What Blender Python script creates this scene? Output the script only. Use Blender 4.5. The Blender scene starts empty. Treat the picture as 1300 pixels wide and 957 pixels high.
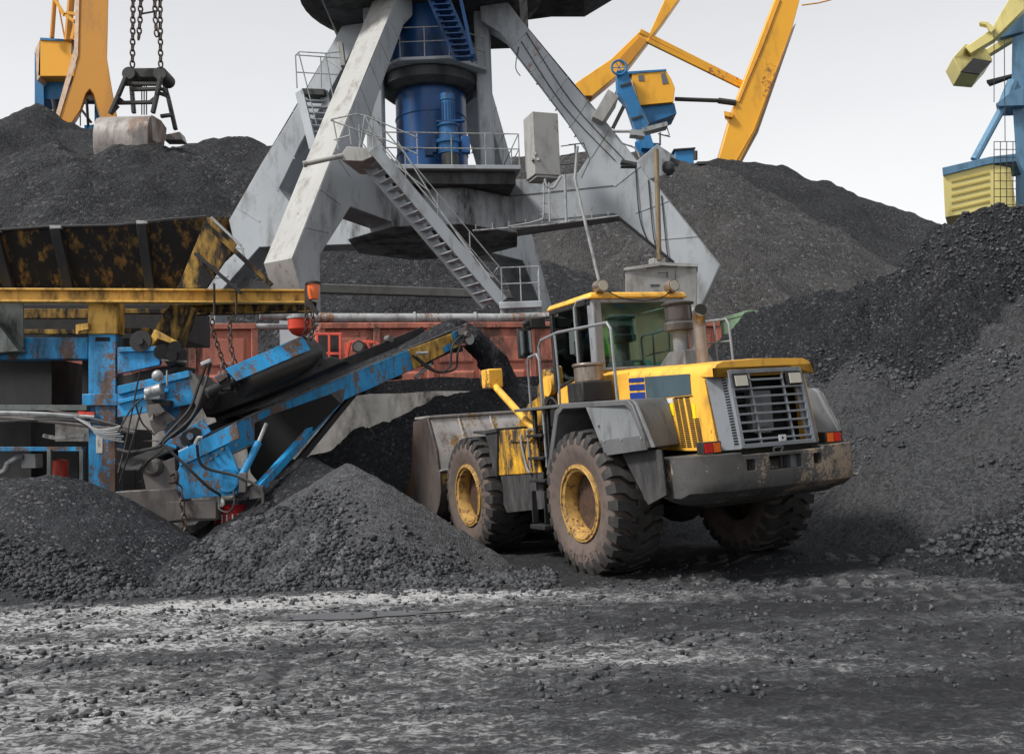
import bpy, math, random
import numpy as np
from mathutils import Vector, Matrix, noise as mnoise
R_ = math.radians
rng = np.random.default_rng(7); random.seed(7)
S = bpy.context.scene
COL = S.collection
# ---------------------------------------------------------------- camera
FPX, CX, CY, HCAM = 1265., 650., 433., 1.6
PITCH, ROLL = R_(5.95), R_(2.3)
_f = Vector((0, math.cos(PITCH), math.sin(PITCH))); _r = Vector((1, 0, 0)); _u = _r.cross(_f)
CR = _r*math.cos(ROLL)-_u*math.sin(ROLL); CU = _u*math.cos(ROLL)+_r*math.sin(ROLL); CF = _f
def P(px, py, Y):
    """point seen at photo pixel (px,py) at distance Y (metres north of the camera)"""
    d = CF+CR*((px-CX)/FPX)-CU*((py-CY)/FPX)
    return Vector((0, 0, HCAM))+d*(Y/d.y)
def G(px, py, z=0.):
    d = CF+CR*((px-CX)/FPX)-CU*((py-CY)/FPX)
    return Vector((0, 0, HCAM))+d*((z-HCAM)/d.z)
cam = bpy.data.cameras.new('camera'); camo = bpy.data.objects.new('camera', cam); COL.objects.link(camo)
m = Matrix.Identity(4)
for i, a in enumerate((CR, CU, -CF)):
    for j in range(3): m[j][i] = a[j]
m.translation = (0, 0, HCAM); camo.matrix_world = m
cam.sensor_width = 36; cam.lens = FPX/1300*36; cam.sensor_fit = 'HORIZONTAL'
cam.shift_y = -45.5/1300; cam.clip_start = .1; cam.clip_end = 5000
S.camera = camo
# ---------------------------------------------------------------- object helpers
def wm(o):
    M = o.matrix_basis.copy()
    while o.parent: o = o.parent; M = o.matrix_basis @ M
    return M
def tag(o, label=None, cat=None, group=None, kind=None):
    if label: o['label'] = label
    if cat: o['category'] = cat
    if group: o['group'] = group
    if kind: o['kind'] = kind
    return o
def thing(name, label, cat, loc=(0, 0, 0), rz=0, group=None, rot=None):
    o = bpy.data.objects.new(name, None); COL.objects.link(o); o.location = loc
    o.rotation_euler = rot if rot else (0, 0, rz); o.empty_display_size = .3
    return tag(o, label, cat, group)
def V(p): return Vector(p)
class MB:
    def __init__(s): s.v = []; s.f = []; s.M = None
    def add(s, vs, fs):
        n = len(s.v)
        s.v += [(s.M @ V(p)) if s.M else V(p) for p in vs]
        s.f += [tuple(i+n for i in f) for f in fs]; return s
    def box(s, c, d, R=None):
        c = V(c); h = [x/2 for x in d]; vs = []
        for i in (-1, 1):
            for j in (-1, 1):
                for k in (-1, 1):
                    q = Vector((i*h[0], j*h[1], k*h[2]))
                    vs.append(c+(R @ q if R else q))
        return s.add(vs, [(0, 1, 3, 2), (4, 6, 7, 5), (0, 4, 5, 1), (2, 3, 7, 6), (0, 2, 6, 4), (1, 5, 7, 3)])
    def mm(s, a, b):
        a = V(a); b = V(b); return s.box((a+b)/2, [abs(b[i]-a[i]) for i in range(3)])
    def beam(s, a, b, w, h, up=(0, 0, 1)):
        a = V(a); b = V(b); d = (b-a); L = d.length; d.normalize(); up = V(up)
        sd = d.cross(up)
        if sd.length < 1e-4: sd = d.cross(Vector((1, 0, 0)))
        sd.normalize(); u = sd.cross(d)
        R = Matrix((d, sd, u)).transposed()
        return s.box((a+b)/2, (L, w, h), R)
    def loft(s, A, B):
        n = len(A); return s.add(list(A)+list(B), [tuple(range(n-1, -1, -1)), tuple(range(n, 2*n))]+[(i, (i+1) % n, n+(i+1) % n, n+i) for i in range(n)])
    def prism(s, poly, fn, t0, t1):
        return s.loft([fn(a, b, t0) for a, b in poly], [fn(a, b, t1) for a, b in poly])
    def px(s, poly, y0, y1):  # polygon in (x,z), extruded along y
        return s.prism(poly, lambda a, b, t: (a, t, b), y0, y1)
    def pz(s, poly, z0, z1):
        return s.prism(poly, lambda a, b, t: (a, b, t), z0, z1)
    def cyl(s, a, b, r0, r1=None, n=16):
        r1 = r0 if r1 is None else r1
        a = V(a); b = V(b); d = (b-a).normalized(); q = d.orthogonal().normalized(); w = d.cross(q)
        ring = lambda c, r: [c+(q*math.cos(2*math.pi*i/n)+w*math.sin(2*math.pi*i/n))*r for i in range(n)]
        return s.loft(ring(a, r0), ring(b, r1))
    def tube(s, pts, r, n=7, sub=0, closed=False):
        pts = [V(p) for p in pts]
        if sub:
            Q = []; m_ = len(pts)
            for i in range(m_-1):
                p0, p1, p2, p3 = pts[max(i-1, 0)], pts[i], pts[i+1], pts[min(i+2, m_-1)]
                for k in range(sub):
                    t = k/sub; Q.append(.5*((2*p1)+(p2-p0)*t+(2*p0-5*p1+4*p2-p3)*t*t+(3*p1-p0-3*p2+p3)*t**3))
            pts = Q+[pts[-1]]
        rs = r if isinstance(r, (list, tuple)) else [r]*len(pts)
        if len(rs) != len(pts): rs = [rs[0]+(rs[-1]-rs[0])*i/(len(pts)-1) for i in range(len(pts))]
        q = None; vs = []; m_ = len(pts)
        for i, p in enumerate(pts):
            d = (pts[(i+1) % m_ if closed else min(i+1, m_-1)]-pts[(i-1) % m_ if closed else max(i-1, 0)]).normalized()
            q = d.orthogonal().normalized() if q is None else (q-d*q.dot(d)).normalized()
            w = d.cross(q)
            vs += [p+(q*math.cos(2*math.pi*k/n)+w*math.sin(2*math.pi*k/n))*rs[i] for k in range(n)]
        fs = [(i*n+k, i*n+(k+1) % n, (i+1) % m_*n+(k+1) % n, (i+1) % m_*n+k) for i in range(m_ if closed else m_-1) for k in range(n)]
        if not closed: fs += [tuple(range(n-1, -1, -1)), tuple((m_-1)*n+k for k in range(n))]
        return s.add(vs, fs)
    def lathe(s, prof, o=(0, 0, 0), axis='y', n=32, closed=False, caps=True):  # prof: (axial, radius)
        o = V(o); vs = []
        for a, r in prof:
            for k in range(n):
                t = 2*math.pi*k/n; c, q = r*math.cos(t), r*math.sin(t)
                vs.append(o+(Vector((c, a, q)) if axis == 'y' else Vector((c, q, a)) if axis == 'z' else Vector((a, c, q))))
        m_ = len(prof)
        fs = [(i*n+k, i*n+(k+1) % n, (i+1) % m_*n+(k+1) % n, (i+1) % m_*n+k) for i in range(m_ if closed else m_-1) for k in range(n)]
        if not closed and caps: fs += [tuple(range(n)), tuple((m_-1)*n+k for k in range(n))]
        return s.add(vs, fs)
    def ball(s, c, r, n=12, sc=(1, 1, 1)):
        c = V(c); vs = []; m_ = n//2
        for i in range(m_+1):
            a = math.pi*i/m_; rr = max(math.sin(a), .01)
            vs += [c+Vector((rr*math.cos(2*math.pi*k/n)*sc[0], rr*math.sin(2*math.pi*k/n)*sc[1], math.cos(a)*sc[2]))*r for k in range(n)]
        return s.add(vs, [(i*n+k, i*n+(k+1) % n, (i+1)*n+(k+1) % n, (i+1)*n+k) for i in range(m_) for k in range(n)])
    def build(s, name, mat, parent=None, bevel=0, world=False, smooth=True, label=None, ang=35, seg=2):
        vs = s.v
        if parent is not None and world:
            I = wm(parent).inverted(); vs = [I @ p for p in vs]
        me = bpy.data.meshes.new(name); me.from_pydata([tuple(p) for p in vs], [], s.f)
        import bmesh
        bm = bmesh.new(); bm.from_mesh(me); bmesh.ops.recalc_face_normals(bm, faces=bm.faces)
        bm.to_mesh(me); bm.free()
        if smooth:
            me.polygons.foreach_set('use_smooth', [True]*len(me.polygons)); me.set_sharp_from_angle(angle=R_(ang))
        me.materials.append(mat)
        o = bpy.data.objects.new(name, me); COL.objects.link(o)
        if parent is not None: o.parent = parent
        if bevel:
            b = o.modifiers.new('bevel', 'BEVEL'); b.width = bevel; b.segments = seg; b.limit_method = 'ANGLE'; b.angle_limit = R_(30)
        if label: o['label'] = label
        return o
def bool_cut(o, mb):
    c = mb.build('cutter', o.data.materials[0]); c.parent = o.parent
    bpy.context.view_layer.update()
    b = o.modifiers.new('b', 'BOOLEAN'); b.operation = 'DIFFERENCE'; b.object = c; b.solver = 'EXACT'
    dg = bpy.context.evaluated_depsgraph_get(); me = bpy.data.meshes.new_from_object(o.evaluated_get(dg))
    o.modifiers.clear(); o.data = me; bpy.data.objects.remove(c)
    me.set_sharp_from_angle(angle=R_(30))
def copy_thing(o, loc=None, rz=None, label=None):
    def cp(a, par):
        c = a.copy(); COL.objects.link(c); c.parent = par
        for ch in [x for x in bpy.data.objects if x.parent == a and x is not c]: cp(ch, c)
        return c
    c = cp(o, None)
    if loc is not None: c.location = loc
    if rz is not None: c.rotation_euler = (0, 0, rz)
    if label: c['label'] = label
    return c
def text(s, name, size, mat, M, parent=None, depth=.004, world=False, align='CENTER'):
    cu = bpy.data.curves.new('txt', 'FONT'); cu.body = s; cu.size = size; cu.extrude = depth; cu.align_x = align; cu.align_y = 'CENTER'
    o = bpy.data.objects.new('txt', cu); COL.objects.link(o); bpy.context.view_layer.update()
    me = bpy.data.meshes.new_from_object(o.evaluated_get(bpy.context.evaluated_depsgraph_get()))
    bpy.data.objects.remove(o); bpy.data.curves.remove(cu)
    if parent is not None and world: M = wm(parent).inverted() @ M
    me.transform(M); me.materials.clear(); me.materials.append(mat)
    o = bpy.data.objects.new(name, me); COL.objects.link(o)
    if parent is not None: o.parent = parent
    return o
# ---------------------------------------------------------------- materials
def new_mat(name):
    M = bpy.data.materials.new(name); M.use_nodes = True; nt = M.node_tree
    return M, nt, nt.nodes['Principled BSDF'], nt.nodes, nt.links
def nd(N, t, **k):
    n = N.new(t)
    for a, b in k.items():
        if a.startswith('i_'):
            key = a[2:]; key = int(key) if key.isdigit() else key.replace('_', ' ')
            n.inputs[key].default_value = b
        else: setattr(n, a, b)
    return n
def ramp(N, a, b, ca=(0, 0, 0, 1), cb=(1, 1, 1, 1)):
    r = N.new('ShaderNodeValToRGB'); r.color_ramp.elements[0].position = a; r.color_ramp.elements[1].position = b
    r.color_ramp.elements[0].color = ca; r.color_ramp.elements[1].color = cb; return r
def mixc(N, L, fac, a, b, mode='MIX'):
    m_ = N.new('ShaderNodeMix'); m_.data_type = 'RGBA'; m_.blend_type = mode
    def put(sock, v):
        if isinstance(v, bpy.types.NodeSocket): L.new(v, sock)
        elif isinstance(v, (int, float)): sock.default_value = v
        else: sock.default_value = (*v, 1) if len(v) == 3 else v
    put(m_.inputs[0], fac); put(m_.inputs[6], a); put(m_.inputs[7], b); return m_.outputs[2]
def paint(name, base, dirt=(.02, .018, .017), amt=.35, scale=3., rough=.5, metal=0., var=.15, streak=True, rust=None, rust_amt=.0, bump=.15, spec=.34, fine=22.):
    """weathered painted steel: tone drift, coal-dust stains running down, worn or rusty patches, scratches"""
    M, nt, B, N, L = new_mat(name)
    tc = nd(N, 'ShaderNodeTexCoord')
    mp = nd(N, 'ShaderNodeMapping'); mp.inputs['Scale'].default_value = (1, 1, .28 if streak else 1); L.new(tc.outputs['Object'], mp.inputs[0])
    n1 = nd(N, 'ShaderNodeTexNoise', i_Scale=scale, i_Detail=8., i_Roughness=.62); L.new(mp.outputs[0], n1.inputs[0])
    n2 = nd(N, 'ShaderNodeTexNoise', i_Scale=fine, i_Detail=6., i_Roughness=.7); L.new(tc.outputs['Object'], n2.inputs[0])
    n3 = nd(N, 'ShaderNodeTexNoise', i_Scale=scale*.5, i_Detail=3.); L.new(tc.outputs['Object'], n3.inputs[0])
    r3 = ramp(N, .3, .7); L.new(n3.outputs[0], r3.inputs[0])
    lo = tuple(c*(1-var) for c in base); hi = tuple(min(1, c*(1+var)) for c in base)
    c = mixc(N, L, r3.outputs[0], lo, hi)
    if rust:
        add = nd(N, 'ShaderNodeMath', operation='ADD'); L.new(n1.outputs[0], add.inputs[0]); 
        mu = nd(N, 'ShaderNodeMath', operation='MULTIPLY', i_1=.55); L.new(n2.outputs[0], mu.inputs[0]); L.new(mu.outputs[0], add.inputs[1])
        rr = ramp(N, .96-rust_amt*.5, 1.0-rust_amt*.5); L.new(add.outputs[0], rr.inputs[0])
        c = mixc(N, L, rr.outputs[0], c, rust)
    n4 = nd(N, 'ShaderNodeTexNoise', i_Scale=scale*1.7, i_Detail=9., i_Roughness=.68); mp2 = nd(N, 'ShaderNodeMapping'); mp2.inputs['Location'].default_value = (5, 3, 9)
    mp2.inputs['Scale'].default_value = (1, 1, .35 if streak else 1); L.new(tc.outputs['Object'], mp2.inputs[0]); L.new(mp2.outputs[0], n4.inputs[0])
    rd = ramp(N, .62-amt*.42, .78-amt*.3); L.new(n4.outputs[0], rd.inputs[0])
    md = nd(N, 'ShaderNodeMath', operation='MULTIPLY', i_1=min(1, .45+amt)); L.new(rd.outputs[0], md.inputs[0])
    c = mixc(N, L, md.outputs[0], c, dirt)
    L.new(c, B.inputs['Base Color'])
    rr_ = nd(N, 'ShaderNodeMapRange', i_3=rough-.08, i_4=min(1, rough+.3)); L.new(md.outputs[0], rr_.inputs[0]); L.new(rr_.outputs[0], B.inputs['Roughness'])
    B.inputs['Metallic'].default_value = metal; B.inputs['Specular IOR Level'].default_value = spec
    bp = nd(N, 'ShaderNodeBump', i_Strength=bump, i_Distance=.02); L.new(n2.outputs[0], bp.inputs['Height']); L.new(bp.outputs[0], B.inputs['Normal'])
    return M
def plain(name, base, rough=.5, metal=0., emit=None):
    M, nt, B, N, L = new_mat(name)
    B.inputs['Base Color'].default_value = (*base, 1); B.inputs['Roughness'].default_value = rough; B.inputs['Metallic'].default_value = metal
    return M
def coal(name, sc=22., lo=(.010, .011, .013), hi=(.055, .058, .065), glint=.16, bump=.8, broad=.25, dist=.03, tint=(.062, .064, .070), dry=(.078, .080, .085)):
    M, nt, B, N, L = new_mat(name)
    tc = nd(N, 'ShaderNodeTexCoord')
    v = nd(N, 'ShaderNodeTexVoronoi', i_Scale=sc); L.new(tc.outputs['Object'], v.inputs[0])
    v2 = nd(N, 'ShaderNodeTexVoronoi', i_Scale=sc*2.7); L.new(tc.outputs['Object'], v2.inputs[0])
    n = nd(N, 'ShaderNodeTexNoise', i_Scale=broad, i_Detail=9., i_Roughness=.6); L.new(tc.outputs['Object'], n.inputs[0])
    sp = nd(N, 'ShaderNodeSeparateColor'); L.new(v.outputs['Color'], sp.inputs[0])
    c = mixc(N, L, sp.outputs[0], lo, hi)
    rg = ramp(N, .90, 1.0); L.new(sp.outputs[1], rg.inputs[0])
    c = mixc(N, L, rg.outputs[0], c, (glint, glint, glint*1.06))
    rb = ramp(N, .38, .66); L.new(n.outputs[0], rb.inputs[0])
    mb = nd(N, 'ShaderNodeMath', operation='MULTIPLY', i_1=.65); L.new(rb.outputs[0], mb.inputs[0])
    c = mixc(N, L, mb.outputs[0], c, tint)
    # loose dry fines, laid down where coal has slid (mesh attribute) 
    at = nd(N, 'ShaderNodeAttribute', attribute_name='dry'); md = nd(N, 'ShaderNodeMath', operation='MULTIPLY', i_1=.75); L.new(at.outputs['Fac'], md.inputs[0])
    dc = mixc(N, L, sp.outputs[2], tuple(v_*.45 for v_ in dry), tuple(v_*1.35 for v_ in dry)); c = mixc(N, L, md.outputs[0], c, dc)
    L.new(c, B.inputs['Base Color']); B.inputs['Roughness'].default_value = .72; B.inputs['Specular IOR Level'].default_value = .12
    ad = nd(N, 'ShaderNodeMath', operation='ADD'); L.new(v.outputs['Distance'], ad.inputs[0]); L.new(v2.outputs['Distance'], ad.inputs[1])
    bp = nd(N, 'ShaderNodeBump', i_Strength=bump, i_Distance=dist); bp.invert = True; L.new(ad.outputs[0], bp.inputs['Height']); L.new(bp.outputs[0], B.inputs['Normal'])
    return M
# ---------------------------------------------------------------- numpy noise + terrain
_perm = rng.random((64, 64, 8))
def vnoise(x, y, k=0):
    xi = np.floor(x).astype(int); yi = np.floor(y).astype(int); fx = x-xi; fy = y-yi
    fx = fx*fx*(3-2*fx); fy = fy*fy*(3-2*fy); T = _perm[:, :, k % 8]
    g = lambda a, b: T[a % 64, b % 64]
    return (g(xi, yi)*(1-fx)+g(xi+1, yi)*fx)*(1-fy)+(g(xi, yi+1)*(1-fx)+g(xi+1, yi+1)*fx)*fy-.5
def fbm(x, y, s, oct=4, gain=.5, k=0):
    t = 0; a = 1.
    for i in range(oct): t = t+a*vnoise(x*s+i*7.3, y*s+i*3.1, k+i); s *= 2.03; a *= gain
    return t
def grid_mesh(name, X, Y, Z, keep, mat, att=None):
    ny, nx = X.shape
    idx = np.arange(nx*ny).reshape(ny, nx)
    q = np.stack([idx[:-1, :-1], idx[:-1, 1:], idx[1:, 1:], idx[1:, :-1]], -1).reshape(-1, 4)
    if keep is not None:
        kf = keep.reshape(-1); q = q[kf[q].any(1)]
    used = np.zeros(nx*ny, bool); used[q.reshape(-1)] = True
    rm = np.cumsum(used)-1; q = rm[q]
    co = np.stack([X, Y, Z], -1).reshape(-1, 3)[used]
    me = bpy.data.meshes.new(name); me.vertices.add(len(co)); me.vertices.foreach_set('co', co.astype(np.float32).ravel())
    me.loops.add(len(q)*4); me.loops.foreach_set('vertex_index', q.astype(np.int32).ravel())
    me.polygons.add(len(q)); me.polygons.foreach_set('loop_start', np.arange(0, len(q)*4, 4, dtype=np.int32))
    me.update(calc_edges=True); me.polygons.foreach_set('use_smooth', [True]*len(q)); me.materials.append(mat)
    if att is not None: me.attributes.new('dry', 'FLOAT', 'POINT').data.foreach_set('value', att.reshape(-1)[used].astype(np.float32))
    o = bpy.data.objects.new(name, me); COL.objects.link(o); return o
def seg_h(X, Y, pts, slope, rnd=.5):
    """height of a tipped pile whose spine runs through pts, sides falling at a fixed slope of repose"""
    H = np.full(X.shape, -99.)
    if len(pts) == 1: pts = [pts[0], (pts[0][0]+.01, pts[0][1], pts[0][2])]
    for a, b in zip(pts[:-1], pts[1:]):
        ax, ay, az = a; bx, by, bz = b; dx, dy = bx-ax, by-ay; L2 = dx*dx+dy*dy+1e-9
        t = np.clip(((X-ax)*dx+(Y-ay)*dy)/L2, 0, 1)
        d = np.hypot(X-(ax+t*dx), Y-(ay+t*dy)); d = np.sqrt(d*d+rnd*rnd)-rnd
        H = np.maximum(H, az+t*(bz-az)-slope*d)
    return H
HEAPF = {}
def heap(name, label, bounds, res, spines, mat, rough=.3, fine=.03, warp=.6, carve=None, scale=.35, base=0.):
    x0, x1, y0, y1 = bounds
    X, Y = np.meshgrid(np.arange(x0, x1, res), np.arange(y0, y1, res))
    def hf(X, Y, want=False):
        wx = X+warp*fbm(X, Y, scale, 3, k=1); wy = Y+warp*fbm(X, Y, scale, 3, k=3)
        H = np.full(X.shape, -99.); Hd = np.full(X.shape, -99.)
        for sp in spines:
            pts, sl = sp[0], sp[1]; rd = sp[2] if len(sp) > 2 else .5
            h_ = seg_h(wx, wy, pts, sl, rd)
            if len(sp) > 3: Hd = np.maximum(Hd, h_)
            else: H = np.maximum(H, h_)
        dry = np.clip((Hd-H)/.10, 0, 1); H = np.maximum(H, Hd)
        if carve: H = carve(X, Y, H)
        H = H+rough*fbm(X, Y, .8*scale/.35, 4, .5, 2)*np.clip((H-base)/1.2+.25, .15, 1)*(1-.6*dry)
        H = H+(fine*fbm(X, Y, 2.2, 3, .75, 5)+fine*.6*fbm(X, Y, 9., 2, .7, 4))*(1-.5*dry)
        return (H, dry) if want else H
    HEAPF[name+label] = hf
    Z, dry = hf(X, Y, True)
    keep = Z > base-.02
    o = grid_mesh(name, X, Y, np.maximum(Z, base-.35), keep, mat, dry)
    return tag(o, label, 'coal heap')
_ico = None
def lumps(name, pos, size, mat, label, cat):
    """loose angular lumps, one mesh: a jittered low-poly rock per position"""
    base = np.array([(-1, -1, -1), (1, -1, -1), (1, 1, -1), (-1, 1, -1), (-1, -1, 1), (1, -1, 1), (1, 1, 1), (-1, 1, 1)], float)*.55
    fc = np.array([(0, 3, 2, 1), (4, 5, 6, 7), (0, 1, 5, 4), (1, 2, 6, 5), (2, 3, 7, 6), (3, 0, 4, 7)])
    n = len(pos); v = base[None]*(1+.55*(rng.random((n, 8, 3))-.5)*1.5)
    v *= np.stack([.7+.7*rng.random(n), .6+.6*rng.random(n), .45+.5*rng.random(n)], -1)[:, None]
    a = rng.random(n)*6.28; ca, sa = np.cos(a)[:, None], np.sin(a)[:, None]
    b = (rng.random(n)-.5)*2.2; cb, sb = np.cos(b)[:, None], np.sin(b)[:, None]
    x, y, z = v[..., 0], v[..., 1], v[..., 2]
    y, z = y*cb-z*sb, y*sb+z*cb; x, y = x*ca-y*sa, x*sa+y*ca
    v = np.stack([x, y, z], -1)*size[:, None, None]+pos[:, None]
    q = (fc[None]+np.arange(n)[:, None, None]*8).reshape(-1, 4)
    me = bpy.data.meshes.new(name); me.vertices.add(n*8); me.vertices.foreach_set('co', v.astype(np.float32).ravel())
    me.loops.add(len(q)*4); me.loops.foreach_set('vertex_index', q.astype(np.int32).ravel())
    me.polygons.add(len(q)); me.polygons.foreach_set('loop_start', np.arange(0, len(q)*4, 4, dtype=np.int32))
    me.update(calc_edges=True); me.materials.append(mat)
    o = bpy.data.objects.new(name, me); COL.objects.link(o); return tag(o, label, cat, kind='stuff')
# ---------------------------------------------------------------- light
SUN_EL, SUN_AZ = R_(48), R_(-62)     # azimuth from +Y, negative = to the left; slightly behind the camera's left
w = bpy.data.worlds.new('World'); S.world = w; w.use_nodes = True
N, L = w.node_tree.nodes, w.node_tree.links; N.clear()
sky = nd(N, 'ShaderNodeTexSky', sky_type='NISHITA', sun_disc=False, sun_elevation=SUN_EL, sun_rotation=R_(-118), air_density=1.5, dust_density=4.)
hs = nd(N, 'ShaderNodeHueSaturation', i_Saturation=.12); L.new(sky.outputs[0], hs.inputs['Color'])
bg1 = nd(N, 'ShaderNodeBackground', i_Strength=.05); L.new(hs.outputs[0], bg1.inputs[0])
tc = nd(N, 'ShaderNodeTexCoord'); sx = nd(N, 'ShaderNodeSeparateXYZ'); L.new(tc.outputs['Generated'], sx.inputs[0])
cr = ramp(N, .12, .55, (.82, .82, .83, 1), (.42, .43, .45, 1)); L.new(sx.outputs[2], cr.inputs[0])
e = cr.color_ramp.elements.new(.30); e.color = (.62, .625, .64, 1)
cn = nd(N, 'ShaderNodeTexNoise', i_Scale=2.2, i_Detail=5., i_Roughness=.5); mpp = nd(N, 'ShaderNodeMapping'); mpp.inputs['Scale'].default_value = (1, 1, 3.5)
L.new(tc.outputs['Generated'], mpp.inputs[0]); L.new(mpp.outputs[0], cn.inputs[0])
cm = nd(N, 'ShaderNodeMapRange', i_3=.90, i_4=1.07); L.new(cn.outputs[0], cm.inputs[0])
cc = nd(N, 'ShaderNodeVectorMath', operation='SCALE'); L.new(cr.outputs[0], cc.inputs[0]); L.new(cm.outputs[0], cc.inputs['Scale'])
bg2 = nd(N, 'ShaderNodeBackground', i_Strength=.83); L.new(cc.outputs[0], bg2.inputs[0])
ads = nd(N, 'ShaderNodeAddShader'); L.new(bg1.outputs[0], ads.inputs[0]); L.new(bg2.outputs[0], ads.inputs[1])
wo = nd(N, 'ShaderNodeOutputWorld'); L.new(ads.outputs[0], wo.inputs[0])
sl = bpy.data.lights.new('sun', 'SUN'); sl.energy = 3.5; sl.angle = R_(10); sl.color = (1, .965, .91)
so = bpy.data.objects.new('sun', sl); COL.objects.link(so)
sd = Vector((math.sin(R_(-118))*math.cos(SUN_EL), math.cos(R_(-118))*math.cos(SUN_EL), math.sin(SUN_EL)))
so.rotation_euler = (-sd).to_track_quat('-Z', 'Y').to_euler(); so.location = sd*60
S.view_settings.view_transform = 'Standard'; S.view_settings.look = 'None'; S.view_settings.gamma = 1
S.view_settings.exposure = 0.30; S.view_settings.use_curve_mapping = False
S.cycles.use_denoising = True; S.cycles.max_bounces = 6; S.cycles.transparent_max_bounces = 12
# ---------------------------------------------------------------- ground
def ground_mat():
    M, nt, B, N, L = new_mat('dusty_yard')
    tc = nd(N, 'ShaderNodeTexCoord'); sx = nd(N, 'ShaderNodeSeparateXYZ'); L.new(tc.outputs['Object'], sx.inputs[0])
    def noise(sc, det, ro, stretch, off=0):
        mp = nd(N, 'ShaderNodeMapping'); mp.inputs['Scale'].default_value = stretch; mp.inputs['Location'].default_value = (off, off, 0)
        mp.inputs['Rotation'].default_value = (0, 0, R_(6))
        L.new(tc.outputs['Object'], mp.inputs[0]); n = nd(N, 'ShaderNodeTexNoise', i_Scale=sc, i_Detail=det, i_Roughness=ro); L.new(mp.outputs[0], n.inputs[0]); return n.outputs[0]
    big = noise(.55, 4., .55, (.45, 1.6, 1)); mid = noise(3.6, 12., .76, (.85, 1.2, 1), 3); fine = noise(26., 8., .8, (.8, 1.1, 1), 8)
    def lin(a, k): 
        x = nd(N, 'ShaderNodeMath', operation='MULTIPLY', i_1=k); L.new(a, x.inputs[0]); return x.outputs[0]
    def add(a, b):
        x = nd(N, 'ShaderNodeMath', operation='ADD')
        for i, v in enumerate((a, b)):
            if isinstance(v, (int, float)): x.inputs[i].default_value = v
            else: L.new(v, x.inputs[i])
        return x.outputs[0]
    # coal dust lies thicker towards the heaps: to the right and to the back
    xg = nd(N, 'ShaderNodeMapRange', i_1=-3.2, i_2=3.4, i_3=.075, i_4=-.10); L.new(sx.outputs[0], xg.inputs[0])
    yg = nd(N, 'ShaderNodeMapRange', i_1=11.0, i_2=13., i_3=.0, i_4=-.30); L.new(sx.outputs[1], yg.inputs[0])
    s = add(add(lin(big, .55), lin(mid, .66)), add(lin(fine, .52), add(xg.outputs[0], yg.outputs[0])))
    # a strip of pale dried silt in front of the heaps
    def gauss(sock, c, w_):
        a_ = nd(N, 'ShaderNodeMath', operation='SUBTRACT', i_1=c); L.new(sock, a_.inputs[0]); b_ = nd(N, 'ShaderNodeMath', operation='DIVIDE', i_1=w_); L.new(a_.outputs[0], b_.inputs[0])
        q_ = nd(N, 'ShaderNodeMath', operation='POWER', i_1=2.); ab_ = nd(N, 'ShaderNodeMath', operation='ABSOLUTE'); L.new(b_.outputs[0], ab_.inputs[0]); L.new(ab_.outputs[0], q_.inputs[0])
        n_ = nd(N, 'ShaderNodeMath', operation='MULTIPLY', i_1=-1.); L.new(q_.outputs[0], n_.inputs[0]); e_ = nd(N, 'ShaderNodeMath', operation='EXPONENT'); L.new(n_.outputs[0], e_.inputs[0]); return e_.outputs[0]
    gm = nd(N, 'ShaderNodeMath', operation='MULTIPLY'); L.new(gauss(sx.outputs[0], -2.3, 2.1), gm.inputs[0]); L.new(gauss(sx.outputs[1], 11.1, .42), gm.inputs[1])
    gm2 = nd(N, 'ShaderNodeMath', operation='MULTIPLY'); L.new(gauss(sx.outputs[0], 3.4, 2.0), gm2.inputs[0]); L.new(gauss(sx.outputs[1], 11.3, .22), gm2.inputs[1])
    silt = lin(gm.outputs[0], .30); s = add(s, add(silt, lin(gm2.outputs[0], .14)))
    r = N.new('ShaderNodeValToRGB'); L.new(s, r.inputs[0]); cr = r.color_ramp
    cr.elements[0].position = .72; cr.elements[0].color = (.028, .029, .032, 1)
    cr.elements[1].position = 1.0; cr.elements[1].color = (.44, .44, .445, 1)
    for p_, c_ in ((.80, (.060, .062, .067, 1)), (.86, (.105, .108, .114, 1)), (.92, (.25, .252, .258, 1))):
        e_ = cr.elements.new(p_); e_.color = c_
    # crumbs and crushed coal trodden into the surface
    vo = nd(N, 'ShaderNodeTexVoronoi', i_Scale=34.); mpv = nd(N, 'ShaderNodeMapping'); mpv.inputs['Scale'].default_value = (.75, 1.1, 1); L.new(tc.outputs['Object'], mpv.inputs[0]); L.new(mpv.outputs[0], vo.inputs[0])
    sc_ = nd(N, 'ShaderNodeSeparateColor'); L.new(vo.outputs['Color'], sc_.inputs[0])
    m2 = noise(5.0, 8., .74, (.8, 1.15, 1), 12); cm_ = add(add(lin(sc_.outputs[0], .38), m2), lin(gm.outputs[0], -.14)); rc = ramp(N, .665, .765); L.new(cm_, rc.inputs[0])
    rl = ramp(N, .86, .98); L.new(cm_, rl.inputs[0])
    col = mixc(N, L, lin(rc.outputs[0], .8), r.outputs[0], (.040, .041, .044)); col = mixc(N, L, lin(rl.outputs[0], .5), col, (.16, .16, .165))
    at = nd(N, 'ShaderNodeAttribute', attribute_name='dry')
    up_ = nd(N, 'ShaderNodeMapRange', i_1=.5, i_2=1., i_3=0., i_4=.62); L.new(at.outputs['Fac'], up_.inputs[0]); dn_ = nd(N, 'ShaderNodeMapRange', i_1=.5, i_2=.2, i_3=0., i_4=.65); L.new(at.outputs['Fac'], dn_.inputs[0])
    col = mixc(N, L, up_.outputs[0], col, (.20, .202, .208)); col = mixc(N, L, dn_.outputs[0], col, (.035, .036, .039))
    L.new(col, B.inputs['Base Color']); B.inputs['Roughness'].default_value = .8; B.inputs['Specular IOR Level'].default_value = .12
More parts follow.
